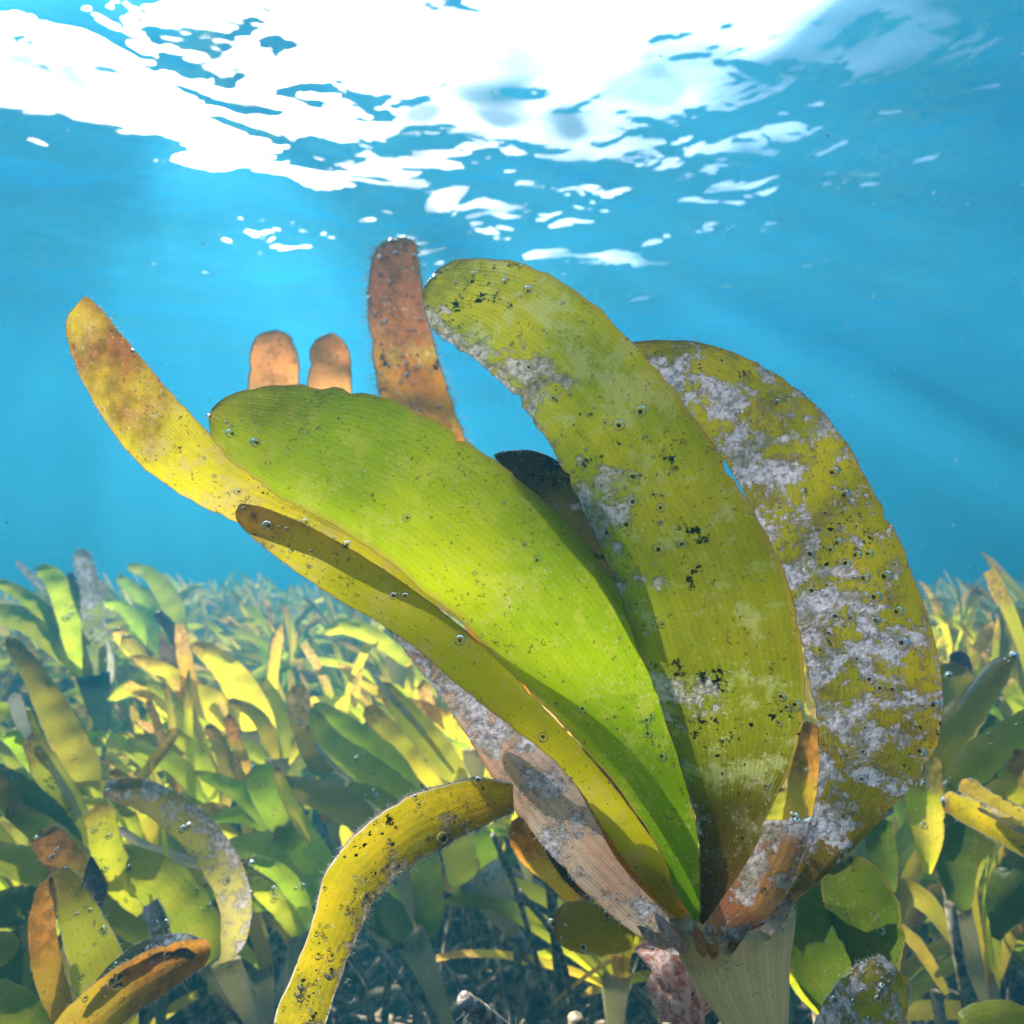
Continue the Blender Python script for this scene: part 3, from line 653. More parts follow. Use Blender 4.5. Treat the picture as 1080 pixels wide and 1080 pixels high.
shoot('dark shoot with a purple-silted blade and a brown one, behind the golden shoot', (200, 740, .56), [
    L('purple', (196, 700, .56, 16), (182, 666, .56, 15), (164, 645, .56, 13), fuzz=20),
    L('dead_brown', (190, 715, .565, 24), (176, 690, .565, 18), (169, 668, .565, 8), tip='point'),
    L('olive', (200, 735, .57, 18), (160, 700, .57, 22), (128, 670, .57, 14)),
    L('rust', (140, 690, .58, 14), (130, 675, .58, 16), (122, 662, .58, 13))])
shoot('olive shoot low at the left with a long leaf rising under the teal sheath', (90, 855, .36), [
    L('olive', (92, 862, .36, 22), (88, 815, .36, 40), (64, 765, .362, 36), (38, 715, .365, 26), (8, 672, .37, 14)),
    L('green', (96, 862, .365, 18), (62, 822, .368, 36), (34, 792, .37, 32), (8, 770, .37, 20)),
    L('shaded_green', (104, 852, .37, 20), (72, 800, .38, 34), (50, 770, .38, 28), (20, 752, .38, 16))], sheath=(120, 905, .36), sheath_w=40, sheath_mat='tealsheath')
shoot('narrow olive leaf with a white spoon-shaped tip at the left edge', (88, 905, .28), [
    L('olive', (92, 912, .28, 40), (72, 860, .28, 42), (46, 805, .28, 30), (30, 775, .28, 17), tip='cut', twist_end=.5, rim=True),
    L('pale', (33, 780, .279, 9), (23, 762, .279, 14), (18, 745, .279, 16), (14, 731, .279, 12), fuzz=10),
    L('pale', (84, 862, .281, 9), (60, 818, .2795, 8), (38, 786, .279, 6), tw=.5)], sheath_w=22)
shoot('short shoot in the lower left with an orange-tipped leaf lying over a yellow one', (120, 960, .25), [
    L('orange', (118, 965, .25, 26), (88, 935, .25, 38), (66, 905, .25, 38), (42, 876, .25, 30), fuzz=60, bub=10),
    L('yellow', (120, 955, .255, 20), (80, 905, .256, 30), (40, 872, .258, 30), (8, 850, .26, 18)),
    L('rust', (36, 868, .262, 22), (12, 845, .262, 26), (-14, 815, .262, 18)),
    L('shaded_green', (90, 930, .262, 20), (60, 880, .265, 42), (24, 838, .266, 34), (-14, 808, .267, 20)),
    L('green', (70, 880, .27, 20), (40, 860, .27, 34), (14, 840, .27, 30), (-20, 815, .27, 18))])
shoot('yellow stubby leaf standing upright in front of a broad fallen green leaf', (226, 1010, .24), [
    L('green', (228, 1022, .24, 20), (214, 985, .24, 48), (182, 942, .24, 56), (142, 915, .24, 48), (96, 898, .243, 26), bub=12, fuzz=10),
    L('yellow', (152, 960, .238, 26), (124, 922, .237, 36), (110, 885, .236, 34), (104, 846, .236, 32), fuzz=60, bub=12, tip='round'),
    L('green', (216, 1018, .245, 20), (170, 985, .245, 44), (130, 962, .246, 46), (95, 955, .248, 30)),
    L('olive', (210, 1015, .25, 20), (160, 990, .252, 60), (110, 985, .254, 56), (60, 990, .255, 30))],
    sheath=(285, 1095, .245), sheath_w=46)
shoot('arched grey-brown leaf curving over the dark hollow in the lower left', (238, 1015, .22), [
    L('greyish', (232, 1020, .22, 10), (246, 992, .22, 30), (248, 950, .219, 36), (226, 900, .218, 37), (190, 862, .218, 36), (150, 838, .219, 31), (112, 831, .22, 22), tip='cut', fuzz=220, bub=20, tw=.1, cup=.2)],
    sheath=(270, 1090, .225), sheath_w=34)
shoot('thin silvery leaf seen edge-on behind the arched grey-brown leaf', (215, 915, .30), [
    L('pale', (225, 918, .30, 9), (190, 905, .30, 11), (155, 893, .30, 11), (122, 872, .30, 8), tw=.3)], sheath_w=0)
shoot('bent olive leaf with a pale fold near the bottom left corner', (108, 1080, .17), [
    L('olive', (122, 1110, .172, 40), (116, 1060, .17, 46), (98, 1005, .17, 42), (80, 960, .17, 32), (60, 918, .172, 18), tip='cut', fuzz=120, bub=16, tw=.2),
    L('orange', (88, 1120, .171, 16), (66, 1070, .17, 20), (50, 1020, .17, 24), (44, 970, .17, 22), (54, 924, .171, 18), fuzz=60, bub=6, tw=.3),
    L('greyish', (84, 1130, .176, 26), (78, 1080, .176, 33), (74, 1030, .176, 26), (78, 985, .177, 16), (84, 955, .178, 8), fuzz=60)], sheath=(110, 1180, .17), sheath_w=40)
shoot('orange rolled leaf with a torn ring-shaped end at the bottom edge', (60, 1120, .135), [
    L('orange', (40, 1150, .135, 40), (84, 1088, .134, 52), (130, 1046, .133, 50), (174, 1022, .132, 42), (214, 1004, .131, 27), tip='cut', cup=-.34, fuzz=260, bub=24),
    L('dusty', (90, 1062, .139, 8), (120, 1030, .138, 24), (160, 1004, .137, 26), (195, 998, .136, 20), (216, 1008, .135, 16), fuzz=90, bub=10, cup=.3)], sheath_w=0)
shoot('small silt-furred stub rising between green leaves in the lower left', (172, 1000, .20), [
    L('dusty', (176, 1000, .20, 17), (166, 972, .20, 18), (158, 952, .20, 15), tip='cut', fuzz=260, bub=8)], sheath_w=0)
shoot('dark purple silted blade behind the orange leaf in the lower left', (100, 950, .23), [
    L('purple', (104, 960, .23, 10), (100, 940, .23, 28), (97, 920, .23, 28), (96, 903, .23, 12), tip='point', fuzz=50)], sheath_w=0)
shoot('dark green leaves crossing at the left edge near the bottom', (40, 985, .30), [
    L('green', (70, 935, .30, 22), (38, 916, .30, 36), (4, 905, .30, 36), (-30, 898, .30, 26)),
    L('shaded_green', (60, 955, .305, 30), (20, 955, .305, 46), (-30, 965, .305, 40)),
    L('shaded_green', (60, 1000, .32, 20), (20, 985, .32, 34), (-30, 985, .32, 30)),
    L('green', (-30, 1010, .22, 30), (-5, 1000, .22, 34), (14, 1010, .22, 30)),
    L('green', (60, 1110, .20, 30), (22, 1070, .20, 40), (-20, 1048, .20, 40)),
    L('shaded_green', (60, 1090, .26, 26), (30, 1040, .26, 36), (0, 1000, .26, 30))], sheath_w=0)
# middle ones
shoot('green shoot left of the bent speckled leaf, its leaves reaching left', (355, 930, .30), [
    L('green', (358, 942, .30, 24), (334, 910, .30, 42), (304, 868, .30, 45), (280, 830, .30, 42), (268, 806, .302, 30), bub=16),
    L('green', (350, 925, .303, 20), (320, 906, .304, 34), (276, 892, .306, 34), (236, 896, .31, 22), bub=4),
    L('green', (318, 905, .308, 18), (288, 868, .31, 26), (250, 834, .315, 22), (204, 813, .32, 9), tip='point'),
    L('green', (300, 885, .312, 18), (270, 862, .315, 24), (240, 860, .318, 18), (214, 870, .32, 10)),
    L('olive', (400, 905, .31, 20), (380, 862, .312, 38), (336, 838, .315, 34), (288, 826, .318, 22), fuzz=20),
    L('yellow', (328, 890, .296, 10), (312, 862, .296, 14), (297, 826, .296, 15), (290, 808, .297, 8))],
    sheath=(412, 1000, .31), sheath_w=34)
shoot('green leaves lying flat behind the lower half of the bent speckled leaf', (430, 985, .27), [
    L('shaded_green', (436, 1000, .27, 20), (410, 968, .27, 44), (380, 952, .272, 40), (350, 942, .275, 30)),
    L('green', (400, 955, .275, 20), (350, 942, .276, 30), (300, 940, .278, 34), (262, 955, .28, 24)),
    L('shaded_green', (452, 985, .28, 34), (452, 945, .28, 42), (448, 905, .28, 40), (440, 860, .283, 22))],
    sheath=(475, 1085, .275), sheath_w=40)
shoot('olive stubby leaf with an orange-brown tip in the middle of the meadow', (352, 815, .36), [
    L('rust', (346, 812, .36, 22), (330, 790, .36, 32), (318, 758, .36, 30), (312, 722, .36, 26), fuzz=20, bub=8),
    L('shaded_green', (350, 818, .365, 20), (334, 800, .365, 30), (322, 775, .365, 24))])
shoot('long green leaf with a pale edge running down to the bent leaf', (450, 872, .34), [
    L('green', (462, 885, .34, 22), (428, 846, .34, 42), (386, 812, .342, 40), (346, 780, .345, 30), (328, 745, .35, 14), bub=4),
    L('pale', (412, 872, .338, 5), (380, 835, .338, 7), (345, 800, .34, 6), (330, 782, .34, 4)),
    L('green', (452, 876, .35, 22), (420, 815, .352, 36), (375, 775, .355, 32), (330, 742, .36, 16))])
shoot('olive leaf with a silver rim leaning left in the middle of the meadow', (490, 830, .40), [
    L('olive', (500, 850, .40, 26), (468, 800, .40, 38), (430, 755, .402, 34), (400, 720, .405, 18)),
    L('pale', (478, 812, .397, 5), (440, 765, .398, 8), (406, 728, .40, 8), (384, 697, .402, 5), fuzz=30),
    L('yellow', (470, 840, .41, 20), (440, 800, .41, 30), (410, 770, .412, 26), (385, 745, .415, 22)),
    L('olive', (420, 830, .42, 16), (398, 792, .42, 24), (386, 760, .42, 22), fuzz=10),
    L('purple', (440, 850, .418, 14), (420, 812, .418, 17), (404, 788, .418, 12))])
shoot('brown leaf and an upright orange one close behind the bleached dead leaf', (500, 790, .44), [
    L('rust', (520, 800, .44, 18), (486, 768, .44, 24), (452, 750, .44, 20), (424, 738, .44, 12), fuzz=15),
    L('rust', (470, 805, .45, 16), (458, 770, .45, 22), (450, 740, .45, 20), (446, 716, .45, 16), fuzz=10),
    L('yellow', (430, 800, .46, 10), (418, 765, .46, 16), (420, 735, .46, 14))])
shoot('small orange upright leaf end above a pale stalk in the left meadow', (262, 815, .42), [
    L('orange', (266, 822, .42, 7), (256, 798, .42, 14), (246, 776, .42, 15), (240, 752, .42, 12), fuzz=20)], sheath_w=0)
shoot('lime green leaf with tiny rust specks crossing behind the bent leaf', (420, 690, .62), [
    L('green', (408, 676, .62, 14), (380, 664, .62, 22), (352, 656, .62, 14)),
    L('green', (430, 700, .60, 14), (396, 672, .60, 22), (362, 662, .60, 18), (340, 668, .60, 10))])
# the bent speckled leaf
shoot('thick yellow speckled leaf bent at a sharp angle at the bottom centre', (318, 1110, .100), [
    L('bent', (306, 1120, .101, 52), (316, 1078, .100, 54), (334, 1030, .099, 50), (352, 985, .0985, 48), (370, 935, .098, 60), (408, 892, .098, 62), (460, 862, .0985, 56), (505, 846, .099, 46), (542, 842, .100, 30),
      tip='cut', cup=-.16, fuzz=900, bub=90, tw=-.1, nu=9, label='speckled leaf with a silted rim and a torn end')],
    sheath=(322, 1200, .103), sheath_w=60)
# below the fan
shoot('small shoot with cream sheath right of the bent leaf', (505, 920, .32), [
    L('olive', (498, 950, .32, 40), (486, 910, .32, 46), (480, 875, .32, 40), (476, 840, .32, 22)),
    L('green', (505, 930, .325, 20), (512, 900, .325, 34), (508, 875, .325, 28))],
    sheath=(546, 990, .32), sheath_w=52, sheath_mat='pale')
shoot('olive leaf end tucked under the foot of the bleached dead leaf', (650, 985, .135), [
    L('olive', (668, 985, .135, 30), (635, 980, .135, 44), (604, 976, .135, 42), (582, 974, .136, 30), fuzz=60, bub=8)], sheath_w=0)
shoot('torn orange leaf hanging behind the bleached dead leaf', (600, 900, .17), [
    L('orange', (612, 955, .17, 14), (590, 920, .17, 34), (566, 890, .17, 46), (540, 866, .172, 30), fuzz=30, bub=8),
    L('dead_brown', (625, 950, .168, 10), (600, 915, .168, 24), (578, 890, .168, 14), fuzz=30),
    L('orange', (640, 870, .16, 10), (620, 840, .16, 34), (600, 815, .16, 40), (585, 790, .162, 26), fuzz=30)], sheath_w=0)
shoot('orange leaf glowing between the olive arch and the encrusted leaf', (850, 905, .20), [
    L('orange', (835, 900, .20, 30), (852, 850, .20, 50), (856, 800, .20, 44), (850, 760, .20, 30), fuzz=40, bub=4),
    L('olive', (850, 915, .21, 40), (830, 870, .21, 60), (815, 830, .21, 40), fuzz=20)], sheath_w=0)
# right side
shoot('tall narrow leaf standing up against the water near the right edge', (1068, 735, .60), [
    L('olive', (1078, 760, .60, 22), (1070, 715, .60, 30), (1062, 675, .60, 19), (1060, 650, .60, 13), (1059, 624, .60, 11), fuzz=50),
    L('dusty', (1062, 690, .61, 8), (1055, 665, .61, 8), (1048, 645, .61, 7)),
    L('green', (1075, 760, .61, 18), (1082, 700, .61, 16), (1090, 660, .61, 10))])
shoot('rounded olive-brown leaf beside the edge of the encrusted leaf', (1000, 790, .34), [
    L('olive', (1002, 812, .34, 34), (1000, 770, .34, 52), (1004, 738, .34, 52), (1008, 698, .34, 34), fuzz=30, bub=4),
    L('purple', (1018, 726, .345, 16), (1014, 705, .345, 24), (1010, 686, .345, 18), fuzz=40)])
shoot('brown-tipped olive leaf pointing up to the right edge', (985, 810, .28), [
    L('olive', (972, 826, .28, 34), (1000, 778, .28, 46), (1030, 738, .28, 36), (1058, 706, .28, 22), (1074, 688, .28, 10), tip='point', fuzz=30, bub=8),
    L('pale', (1010, 748, .278, 3), (1028, 722, .278, 6), (1046, 700, .278, 5), (1060, 692, .278, 3)),
    L('green', (1000, 840, .29, 40), (985, 800, .29, 70), (975, 760, .29, 50)),
    L('shaded_green', (1040, 830, .31, 30), (1044, 790, .31, 44), (1036, 750, .31, 30))])
shoot('bright green leaf sweeping in from the right edge', (990, 842, .26), [
    L('green', (1000, 842, .262, 20), (1024, 810, .26, 42), (1052, 785, .26, 40), (1110, 752, .262, 36), bub=12),
    L('yellow', (1090, 850, .25, 20), (1060, 832, .25, 26), (1040, 842, .25, 20)),
    L('orange', (1060, 850, .255, 12), (1068, 820, .255, 18), (1078, 790, .255, 14))], sheath_w=0)
shoot('two thick speckled olive leaves with pale rims pointing left at the right edge', (1100, 880, .20), [
    L('olive', (1125, 882, .20, 36), (1080, 868, .20, 32), (1040, 846, .20, 28), (1014, 822, .20, 20), cup=-.25, bub=20, fuzz=30),
    L('bent', (1125, 905, .19, 32), (1080, 886, .19, 31), (1035, 862, .19, 29), (992, 842, .19, 20), cup=-.25, bub=24, fuzz=40),
    L('pale', (1110, 890, .188, 4), (1070, 872, .188, 5), (1030, 852, .188, 4))], sheath_w=0)
shoot('broad dark green leaves hanging in shade right of the cream sheath', (900, 1060, .18), [
    L('shaded_green', (880, 1075, .18, 30), (872, 1020, .18, 80), (866, 960, .181, 84), (880, 900, .183, 60)),
    L('shaded_green', (905, 1080, .175, 30), (915, 1010, .174, 58), (906, 950, .173, 70), (880, 905, .173, 50), bub=10),
    L('shaded_green', (938, 940, .24, 20), (930, 900, .24, 36), (926, 860, .24, 30)),
    L('green', (880, 1080, .185, 8), (850, 1046, .185, 18), (832, 1024, .185, 12))], sheath=(890, 1150, .18))
shoot('speckled yellow-brown leaf hanging behind the encrusted leaf', (975, 925, .24), [
    L('rust', (978, 920, .24, 12), (978, 880, .24, 36), (974, 840, .24, 44), (972, 790, .24, 40), fuzz=10, bub=6)], sheath_w=0)
shoot('dark green leaf pair in the shade near the right edge', (1010, 960, .26), [
    L('shaded_green', (1015, 965, .26, 16), (1008, 920, .26, 44), (1004, 880, .26, 48), (1010, 830, .262, 40)),
    L('shaded_green', (1050, 990, .25, 12), (1062, 950, .25, 44), (1082, 920, .25, 50), (1115, 895, .25, 40)),
    L('olive', (1020, 940, .27, 16), (1030, 900, .27, 24), (1045, 870, .27, 24))], sheath=(1040, 1060, .26), sheath_w=30)
shoot('crusted purple-brown leaf end rising at the bottom right', (905, 1110, .135), [
    L('lavender', (880, 1130, .135, 60), (905, 1080, .135, 62), (928, 1045, .134, 50), (945, 1020, .134, 30), tip='cut', fuzz=500, bub=30, cup=.18)], sheath=(880, 1180, .137), sheath_w=50)
shoot('green leaf lying at the bottom right corner', (1090, 1080, .18), [
    L('green', (1110, 1085, .18, 20), (1060, 1075, .18, 32), (1015, 1088, .18, 30)),
    L('olive', (1000, 1050, .26, 10), (970, 1000, .26, 18), (945, 975, .26, 14)),
    L('olive', (1010, 1000, .28, 10), (980, 955, .28, 26), (950, 940, .28, 30), (930, 960, .28, 14))], sheath_w=0)

# more strap leaves of the near meadow, leaning left with the swell
shoot('narrow yellow-green shoot of curling strap leaves below the golden shoot', (215, 850, .40), [
    L('green', (222, 862, .40, 14), (206, 828, .40, 24), (178, 802, .40, 22), (140, 790, .402, 14)),
    L('yellow', (226, 866, .398, 14), (222, 826, .398, 22), (204, 792, .398, 20), (176, 770, .40, 12)),
    L('olive', (232, 868, .402, 12), (240, 826, .402, 20), (234, 790, .402, 18), (218, 764, .404, 12))])
shoot('bright yellow strap leaf with a pale rim between the arched leaf and the bent leaf', (318, 985, .25), [
    L('yellow', (322, 1000, .25, 14), (300, 960, .25, 26), (272, 935, .25, 22), (250, 925, .252, 12), bub=4),
    L('green', (326, 1004, .254, 14), (318, 955, .254, 24), (296, 922, .254, 22), (262, 905, .256, 14), bub=4)])
shoot('slender shoot of four olive and yellow straps rising left of the olive stubby leaf', (292, 800, .42), [
    L('yellow', (296, 806, .42, 12), (284, 776, .42, 20), (268, 752, .42, 16), (240, 738, .42, 9)),
    L('olive', (300, 806, .422, 12), (300, 770, .422, 18), (290, 738, .422, 16), (276, 716, .424, 10)),
    L('green', (290, 808, .424, 12), (262, 790, .424, 20), (236, 782, .424, 16), (214, 784, .426, 9)),
    L('rust', (304, 806, .426, 10), (318, 776, .426, 15), (322, 744, .426, 13), (316, 718, .428, 9))])
shoot('yellow-green straps curling left under the edge of the long green leaf', (430, 905, .33), [
    L('yellow', (436, 912, .33, 14), (410, 880, .33, 26), (372, 862, .332, 22), (336, 862, .335, 12), bub=4),
    L('green', (440, 915, .328, 14), (428, 872, .328, 24), (402, 842, .33, 20), (366, 828, .332, 12), bub=4)])
shoot('green straps leaning left in front of the far-left hollow', (150, 900, .33), [
    L('green', (156, 906, .33, 14), (140, 872, .33, 22), (112, 852, .33, 20), (78, 846, .332, 12)),
    L('yellow', (160, 908, .332, 12), (158, 868, .332, 20), (142, 834, .332, 18), (116, 812, .334, 10))])
def stick(label, pts, r, mat='stick', name='dead_stem', th=40):
    P = [at(*p) for p in pts]; O = P[0]
    o = tube_world(P, [r]*len(P), name, MT[mat], None, O, sides=9, n=14); o.location = O
    tag(o, label, 'dead stem'); 
    roots = [(np.array(P[0].lerp(P[-1], random.random())), np.random.normal(0, 1, 3), r*random.uniform(.8, 2.5)) for _ in range(th)]
    threads('algae_fuzz', roots, MT['fuzz'], o, O, r=.00008)
stick('grey silted stick end poking up at the bottom centre', [(488, 1054, .16), (512, 1070, .165), (560, 1110, .18)], .0021)
stick('pale bare stalk slanting down from the cream sheath right of the bent leaf', [(545, 985, .32), (572, 1030, .32), (604, 1100, .32)], .0030, th=60)
for k, p in enumerate([((520, 880, .26), (548, 950, .27), (590, 1100, .28)), ((548, 940, .25), (590, 1000, .26), (612, 1110, .27)), ((372, 968, .25), (420, 1030, .25), (470, 1120, .26)), ((395, 960, .27), (440, 1040, .27), (480, 1130, .28)), ((352, 1000, .2), (385, 1050, .2), (400, 1120, .2)), ((860, 840, .24), (800, 832, .24), (840, 850, .24))][:5]):
    stick(['dark thin stalk left of the pale slanting one', 'dark thin stalk right of the pale slanting one', 'upper of the dark stalks in the hollow under the bent leaf', 'second dark stalk in the hollow under the bent leaf', 'dark stalk closest to the lower rim of the bent leaf'][k], p, .0013, 'stem', th=20)
lump('encrusted_lump', (715, 1030, .125), (.008, .008, .007), 'pink and brown encrusted lump with pale threads beside the cream sheath', 'sponge lump', 'pink', seed=3, n_th=120)
balls('air_bubble', [(np.array(at(842+random.gauss(0, 9), 872+random.gauss(0, 8), .102+random.uniform(0, .002))), random.uniform(.0004, .0010)) for _ in range(26)], MT['bubble'], None, at(842, 872, .102), 'cluster of clear bubbles caught above the reddish leaf cup')
lump('encrusted_lump', (300, 872, .30), (.007, .004, .006), 'small pale orange sponge among green leaves left of the bent leaf', 'sponge lump', 'pink', seed=5)

# ------------------------------------------------------------------ meadow shoots: patterns, then copies
def frond_pts(th0, kap, Lg, out, n=9):
    """centre line in the fan plane (x, z) with a little drift out of it (y)"""
    P, th = [], th0; x = z = y = 0.; ds = Lg/(n-1)
    for i in range(n):
        P.append((x, y, z, th)); x += math.sin(th)*ds; z += math.cos(th)*ds; th += kap*ds/Lg; y += out*ds*(i/n)
    return P
def frond_mesh(name, th0, kap, Lg, W, out, tw, mat, n=11, nu=4, tip='round', org=(0, 0, 0)):
    P = frond_pts(th0, kap, Lg, out, n); vs_, uv, fs = [], [], []
    for i, (x, y, z, th) in enumerate(P):
        s = i/(n-1); rem = (1-s)*Lg; w = W/2*(.62+.38*min(1, s*4))
        if tip == 'round' and rem < w*1.3: w *= math.sqrt(max(.03, 1-(1-rem/(w*1.3))**2))
        elif tip == 'cut' and i == n-1: w *= .8
        T = (math.sin(th), math.cos(th)); Sx, Sz = T[1], -T[0]
        t = tw*(.4+s); cx, cy_, cz = Sx*math.cos(t), math.sin(t), Sz*math.cos(t)
        for j in range(nu):
            u = j/(nu-1)-.5; b = .10*W*(1-4*u*u)
            vs_.append((org[0]+x+cx*2*w*u, org[1]+y+cy_*2*w*u-b, org[2]+z+cz*2*w*u)); uv.append((u+.5, s))
    for i in range(n-1):
        for j in range(nu-1): a = i*nu+j; fs.append((a, a+1, a+nu+1, a+nu))
    return mesh(name, vs_, fs, mat, uv)
def small_tube(name, p0, p1, r0, r1, mat, flat=1., sides=8, n=4):
    p0, p1 = Vector(p0), Vector(p1); vs_, fs, uv = [], [], []
    for i in range(n):
        s = i/(n-1); c = p0.lerp(p1, s); r = r0+(r1-r0)*s**.8
        for m in range(sides): an = 2*math.pi*m/sides; vs_.append((c.x+math.cos(an)*r, c.y+math.sin(an)*r*flat, c.z)); uv.append((abs(m/sides*2-1), s))
    for i in range(n-1):
        for m in range(sides): a, b = i*sides+m, i*sides+(m+1) % sides; fs.append((a, b, b+sides, a+sides))
    return mesh(name, vs_, fs, mat, uv)
LOOKS = [('green', ['green', 'green', 'green', 'yellow', 'green', 'olive']), ('yellow-green', ['yellow', 'green', 'yellow', 'green', 'yellow', 'green']),
         ('rusty-tipped', ['rust', 'yellow', 'green', 'olive', 'rust', 'yellow']), ('olive silted', ['olive', 'green', 'dusty', 'green', 'olive', 'yellow'])]
PATTERNS = []
H0 = .15                                    # crown height of a pattern
rp = random.Random(21)
for k in range(16):
    look, mats = LOOKS[k % 4]; n = rp.choice((5, 6, 6, 7)); parts = []
    parts.append(('stem', small_tube('stem', (rp.uniform(-.01, .01), 0, -.05), (0, 0, H0-.035), .0022, .002, MT['stem'])))
    parts.append(('sheath', small_tube('sheath', (0, 0, H0-.035), (0, 0, H0+.006), .0022, .0085, MT['sheath' if k % 3 else 'tealsheath'], .4)))
    for i in range(n):
        f = (i+.5)/n
        th0 = R(-80+88*f+rp.uniform(-9, 9)); kap = R(rp.uniform(-95, -15)+ (45 if f > .75 else 0)); Lg = rp.uniform(.075, .145)*(.85 if f > .8 else 1)
        me = frond_mesh('leaf', th0, kap, Lg, rp.uniform(.0068, .0115), rp.uniform(-.4, .4), rp.uniform(-.6, .6), MT[mats[i % len(mats)]], tip=rp.choice(('round', 'round', 'cut')), org=((f-.5)*.010, (i % 2)*.002-.001, H0-.002))
        parts.append(('leaf', me))
    PATTERNS.append((look, n, parts))
def place_shoot(k, loc, rz, sc_, tilt, label):
    look, n, parts = PATTERNS[k]
    r = empty('seagrass_shoot', loc, label, 'seagrass', GROUP); r.rotation_euler = (tilt[0], tilt[1], rz); r.scale = (sc_,)*3
    for nm, me in parts: link(bpy.data.objects.new(nm, me), r)
    return r
def proj(p):
    q = MW.inverted() @ Vector(p); return (540+FPX*q.x/-q.z, 540-FPX*q.y/-q.z, -q.z) if q.z < -1e-4 else (0, 0, -1)
HERO_SHADE = []
cand = []
rf = random.Random(5)
y = .26
while y < 3.9:
    step = .034+.014*y+(.018 if y < .55 else 0)
    xw = .98*y+.10; x = -xw
    while x < xw:
        px_, py_ = x+rf.uniform(-.5, .5)*step, y+rf.uniform(-.5, .5)*step
        cand.append((px_, py_)); x += step
    y += step
near, far = [], []
for (x, y) in cand:
    d = math.hypot(x, y)
    if d < .36: continue
    bx = proj((x, y, CAM_Z-.06)); 
    h = rf.uniform(.115, .170)+.055*noise.noise(Vector((x*1.1+4, y*1.1, 2)))+(.035 if d < 1.2 and rf.random() < .12 else 0)
    h += min(.05, max(0, d-.7)*.045)
    if bx[2] > 0 and -60 < bx[0] < 240 and d < .95: h = min(h, .14)
    if d < .55: h = min(h, .135)
    X_ = proj((x, y, CAM_Z-.1))[0]
    if X_ < 540 and d < .46 and rf.random() < .35: continue
    near.append((d, x, y, h)) if len(near) < 100000 and d < 5 else None
near.sort()
N_OBJ = 292-45
chosen = near[:N_OBJ]; rest = near[N_OBJ:]
PLACES = [(-9999, 60, 'at the left edge of the meadow'), (60, 150, 'beside the teal-sheathed shoot'), (150, 250, 'near the golden shoot'), (250, 350, 'left of the bent speckled leaf'),
          (350, 480, 'just left of the bleached dead leaf'), (480, 680, 'behind the broad bright leaf'), (680, 860, 'behind the olive arched leaf'), (860, 970, 'behind the encrusted leaf'), (970, 9999, 'at the right edge')]
USED = set()
for (d, x, y, h) in chosen:
    X = proj((x, y, CAM_Z-.05))[0]
    place = next(t for a, b, t in PLACES if a <= X < b)
    row = next(t for a, t in ((.5, 'nearest'), (.62, 'near'), (.74, 'mid-distance'), (.86, 'farther'), (99, 'far')) if d < a)
    size = 'low' if h < .118 else 'tall' if h > .150 else 'mid-height'
    flip = (X > 800 and rf.random() < .75) or rf.random() < .12
    rz = rf.gauss(0, .55)+(math.pi if flip else 0); lean = rf.uniform(-.2, .12)
    for _try in range(60):
        k = rf.randrange(16); look, n, _p = PATTERNS[k]
        lab = f'{row} {size} {look} shoot with {["", "", "", "", "", "five", "six", "seven"][n]} leaves {"leaning right " if flip else "bent left " if lean < -.1 else ""}{place}'
        if len(lab.split()) > 16: lab = lab.replace(' leaves', '-leaf').replace('with ', '')
        if len(lab.split()) > 16: lab = lab.replace(' of the meadow', '')
        if lab not in USED: break
    USED.add(lab)
    place_shoot(k, (x, y, bed_z(x, y)+h-H0), rz, rf.uniform(.85, 1.2), (rf.uniform(-.15, .25), lean), lab)
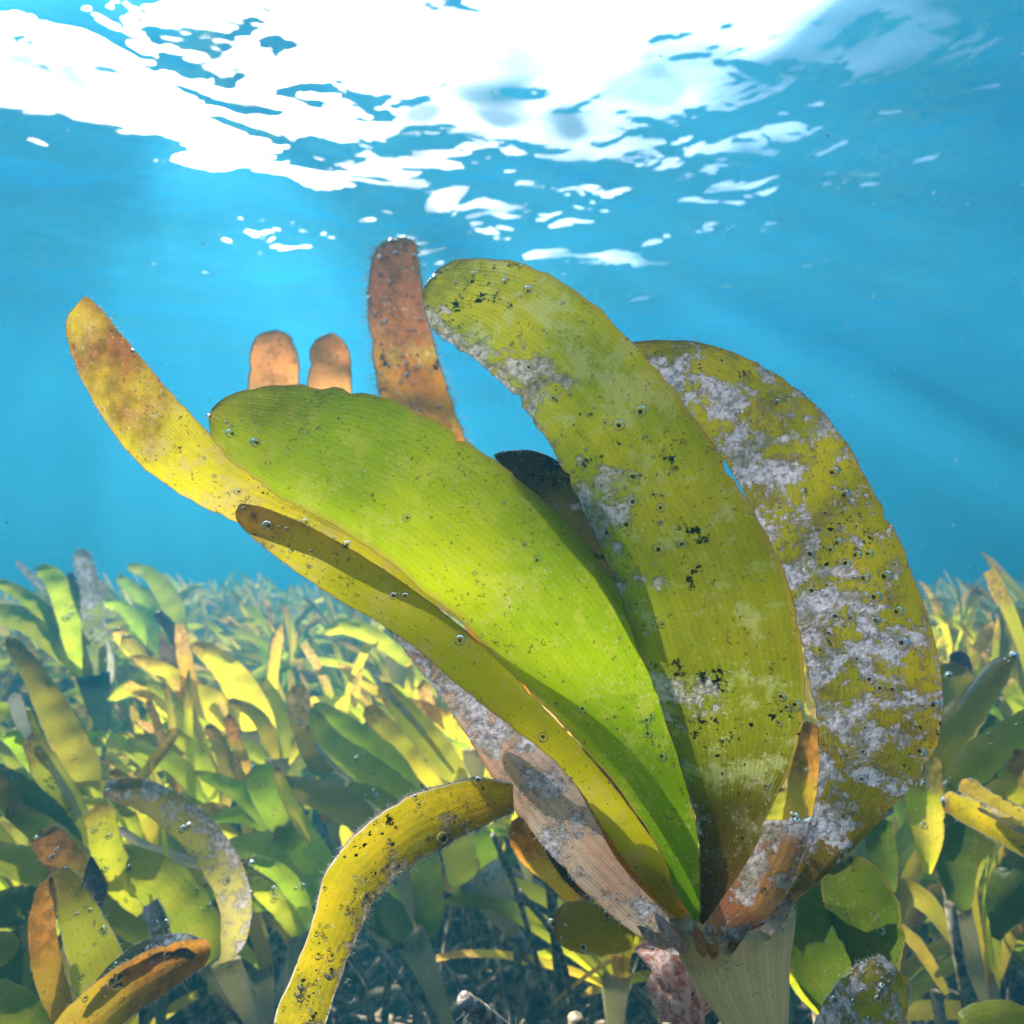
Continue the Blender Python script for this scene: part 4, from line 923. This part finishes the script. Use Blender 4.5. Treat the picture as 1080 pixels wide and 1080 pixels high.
# the rest of the meadow, beyond the 300 nearest, in one object
def far_meadow():
    V, F, UV, MI, mats, base = [], [], [], [], [], 0
    cache = []
    for look, n, parts in PATTERNS:
        pv, pf, pu, pm = [], [], [], []; b = 0
        for nm, me in parts:
            if nm == 'stem': continue
            v = np.empty(len(me.vertices)*3, dtype=np.float64); me.vertices.foreach_get('co', v); v = v.reshape(-1, 3)
            f = np.array([tuple(p.vertices) for p in me.polygons]); li = np.empty(len(me.loops), dtype=np.int32); me.loops.foreach_get('vertex_index', li)
            uv = np.empty(len(me.loops)*2); me.uv_layers[0].data.foreach_get('uv', uv); vu = np.zeros((len(v), 2)); vu[li] = uv.reshape(-1, 2)
            m = me.materials[0]; 
            if m not in mats: mats.append(m)
            pv.append(v); pf.append(f+b); pu.append(vu); pm.append(np.full(len(f), mats.index(m))); b += len(v)
        cache.append((np.vstack(pv), np.vstack(pf), np.vstack(pu), np.concatenate(pm)))
    for (d, x, y, h) in rest:
        v, f, u, m = cache[rf.randrange(16)]; s = rf.uniform(.85, 1.25)
        Mx = (Matrix.Translation((x, y, bed_z(x, y)+h-H0)) @ Matrix.Rotation(rf.gauss(0, .6)+(math.pi if rf.random() < .2 else 0), 4, 'Z') @ Matrix.Rotation(rf.uniform(-.2, .25), 4, 'X') @ Matrix.Scale(s, 4))
        A = np.array(Mx); V.append(v @ A[:3, :3].T+A[:3, 3]); F.append(f+base); UV.append(u); MI.append(m); base += len(v)
    V, F, UV, MI = np.vstack(V), np.vstack(F), np.vstack(UV), np.concatenate(MI)
    me = bpy.data.meshes.new('meadow'); me.vertices.add(len(V)); me.vertices.foreach_set('co', V.ravel())
    me.loops.add(len(F)*4); me.polygons.add(len(F)); me.loops.foreach_set('vertex_index', F.ravel().astype(np.int32))
    me.polygons.foreach_set('loop_start', np.arange(0, len(F)*4, 4, dtype=np.int32)); me.polygons.foreach_set('loop_total', np.full(len(F), 4, dtype=np.int32))
    me.polygons.foreach_set('material_index', MI.astype(np.int32)); me.polygons.foreach_set('use_smooth', np.ones(len(F), dtype=bool))
    for m in mats: me.materials.append(m)
    lay = me.uv_layers.new(name='UVMap'); lay.data.foreach_set('uv', UV[F.ravel()].astype(np.float32).ravel()); me.update(); me.validate()
    o = link(bpy.data.objects.new('seagrass_meadow', me)); tag(o, 'distant seagrass meadow fading into blue water', None, None, 'stuff')
far_meadow()
# dark tangle of bare stems and dead leaves under the canopy
def understory():
    vs_, fs, uv = [], [], []
    ru = random.Random(3)
    for _ in range(5200):
        y = ru.uniform(.12, 1.5); x = ru.uniform(-1, 1)*(y*.95+.12); z = bed_z(x, y)
        a = ru.uniform(0, 6.28); el = abs(ru.gauss(0, .7)); Lg = ru.uniform(.03, .13); d = Vector((math.cos(a)*math.cos(el), math.sin(a)*math.cos(el), math.sin(el)))
        p = Vector((x, y, z+ru.uniform(0, .05))); q = Vector((-d.y, d.x, ru.uniform(-.4, .4))).normalized()*ru.choice((.001, .0012, .0016, .004, .007)); r = d.cross(q)*.35
        b = len(vs_)
        for t in (0, .5, 1):
            c = p+d*Lg*t+Vector((0, 0, -.02*t*t)); k = 1-.5*t
            vs_ += [tuple(c+q*k), tuple(c+r*k), tuple(c-q*k), tuple(c-r*k)]
        for t in (0, 1):
            for m in range(4): e = b+t*4; fs.append((e+m, e+(m+1) % 4, e+4+(m+1) % 4, e+4+m))
    obj('leaf_litter', vs_, fs, MT['litter'], kind='stuff', label='tangle of dead stems and leaf scraps under the seagrass')
understory()
# specks drifting in the water
def specks():
    rs = random.Random(12); vs_, fs = [], []
    for _ in range(2600):
        d = .12+1.5*rs.random()**1.1; p = np.array(at(rs.uniform(-60, 1140), rs.uniform(-40, 900), d)); r = d*rs.choice((.0004, .0005, .0006, .0008, .0014))*rs.uniform(.6, 1.3)
        if p[2] > WATER_Z-.1 or p[2] < .05: continue
        st = np.random.normal(0, 1, 3); st /= np.linalg.norm(st); e = rs.choice((1, 1, 1, 1.6, 3.5)); b = len(vs_)
        for v in ((1, 0, 0), (-1, 0, 0), (0, 1, 0), (0, -1, 0), (0, 0, 1), (0, 0, -1)):
            v = np.array(v)*r; v = v+st*(v.dot(st))*(e-1); vs_.append(tuple(p+v))
        fs += [(b+i, b+j, b+k) for i, j, k in ((0, 2, 4), (2, 1, 4), (1, 3, 4), (3, 0, 4), (2, 0, 5), (1, 2, 5), (3, 1, 5), (0, 3, 5))]
    obj('drifting_specks', vs_, fs, MT['snow'], kind='stuff', smooth=False, label='pale specks drifting in the water')
specks()
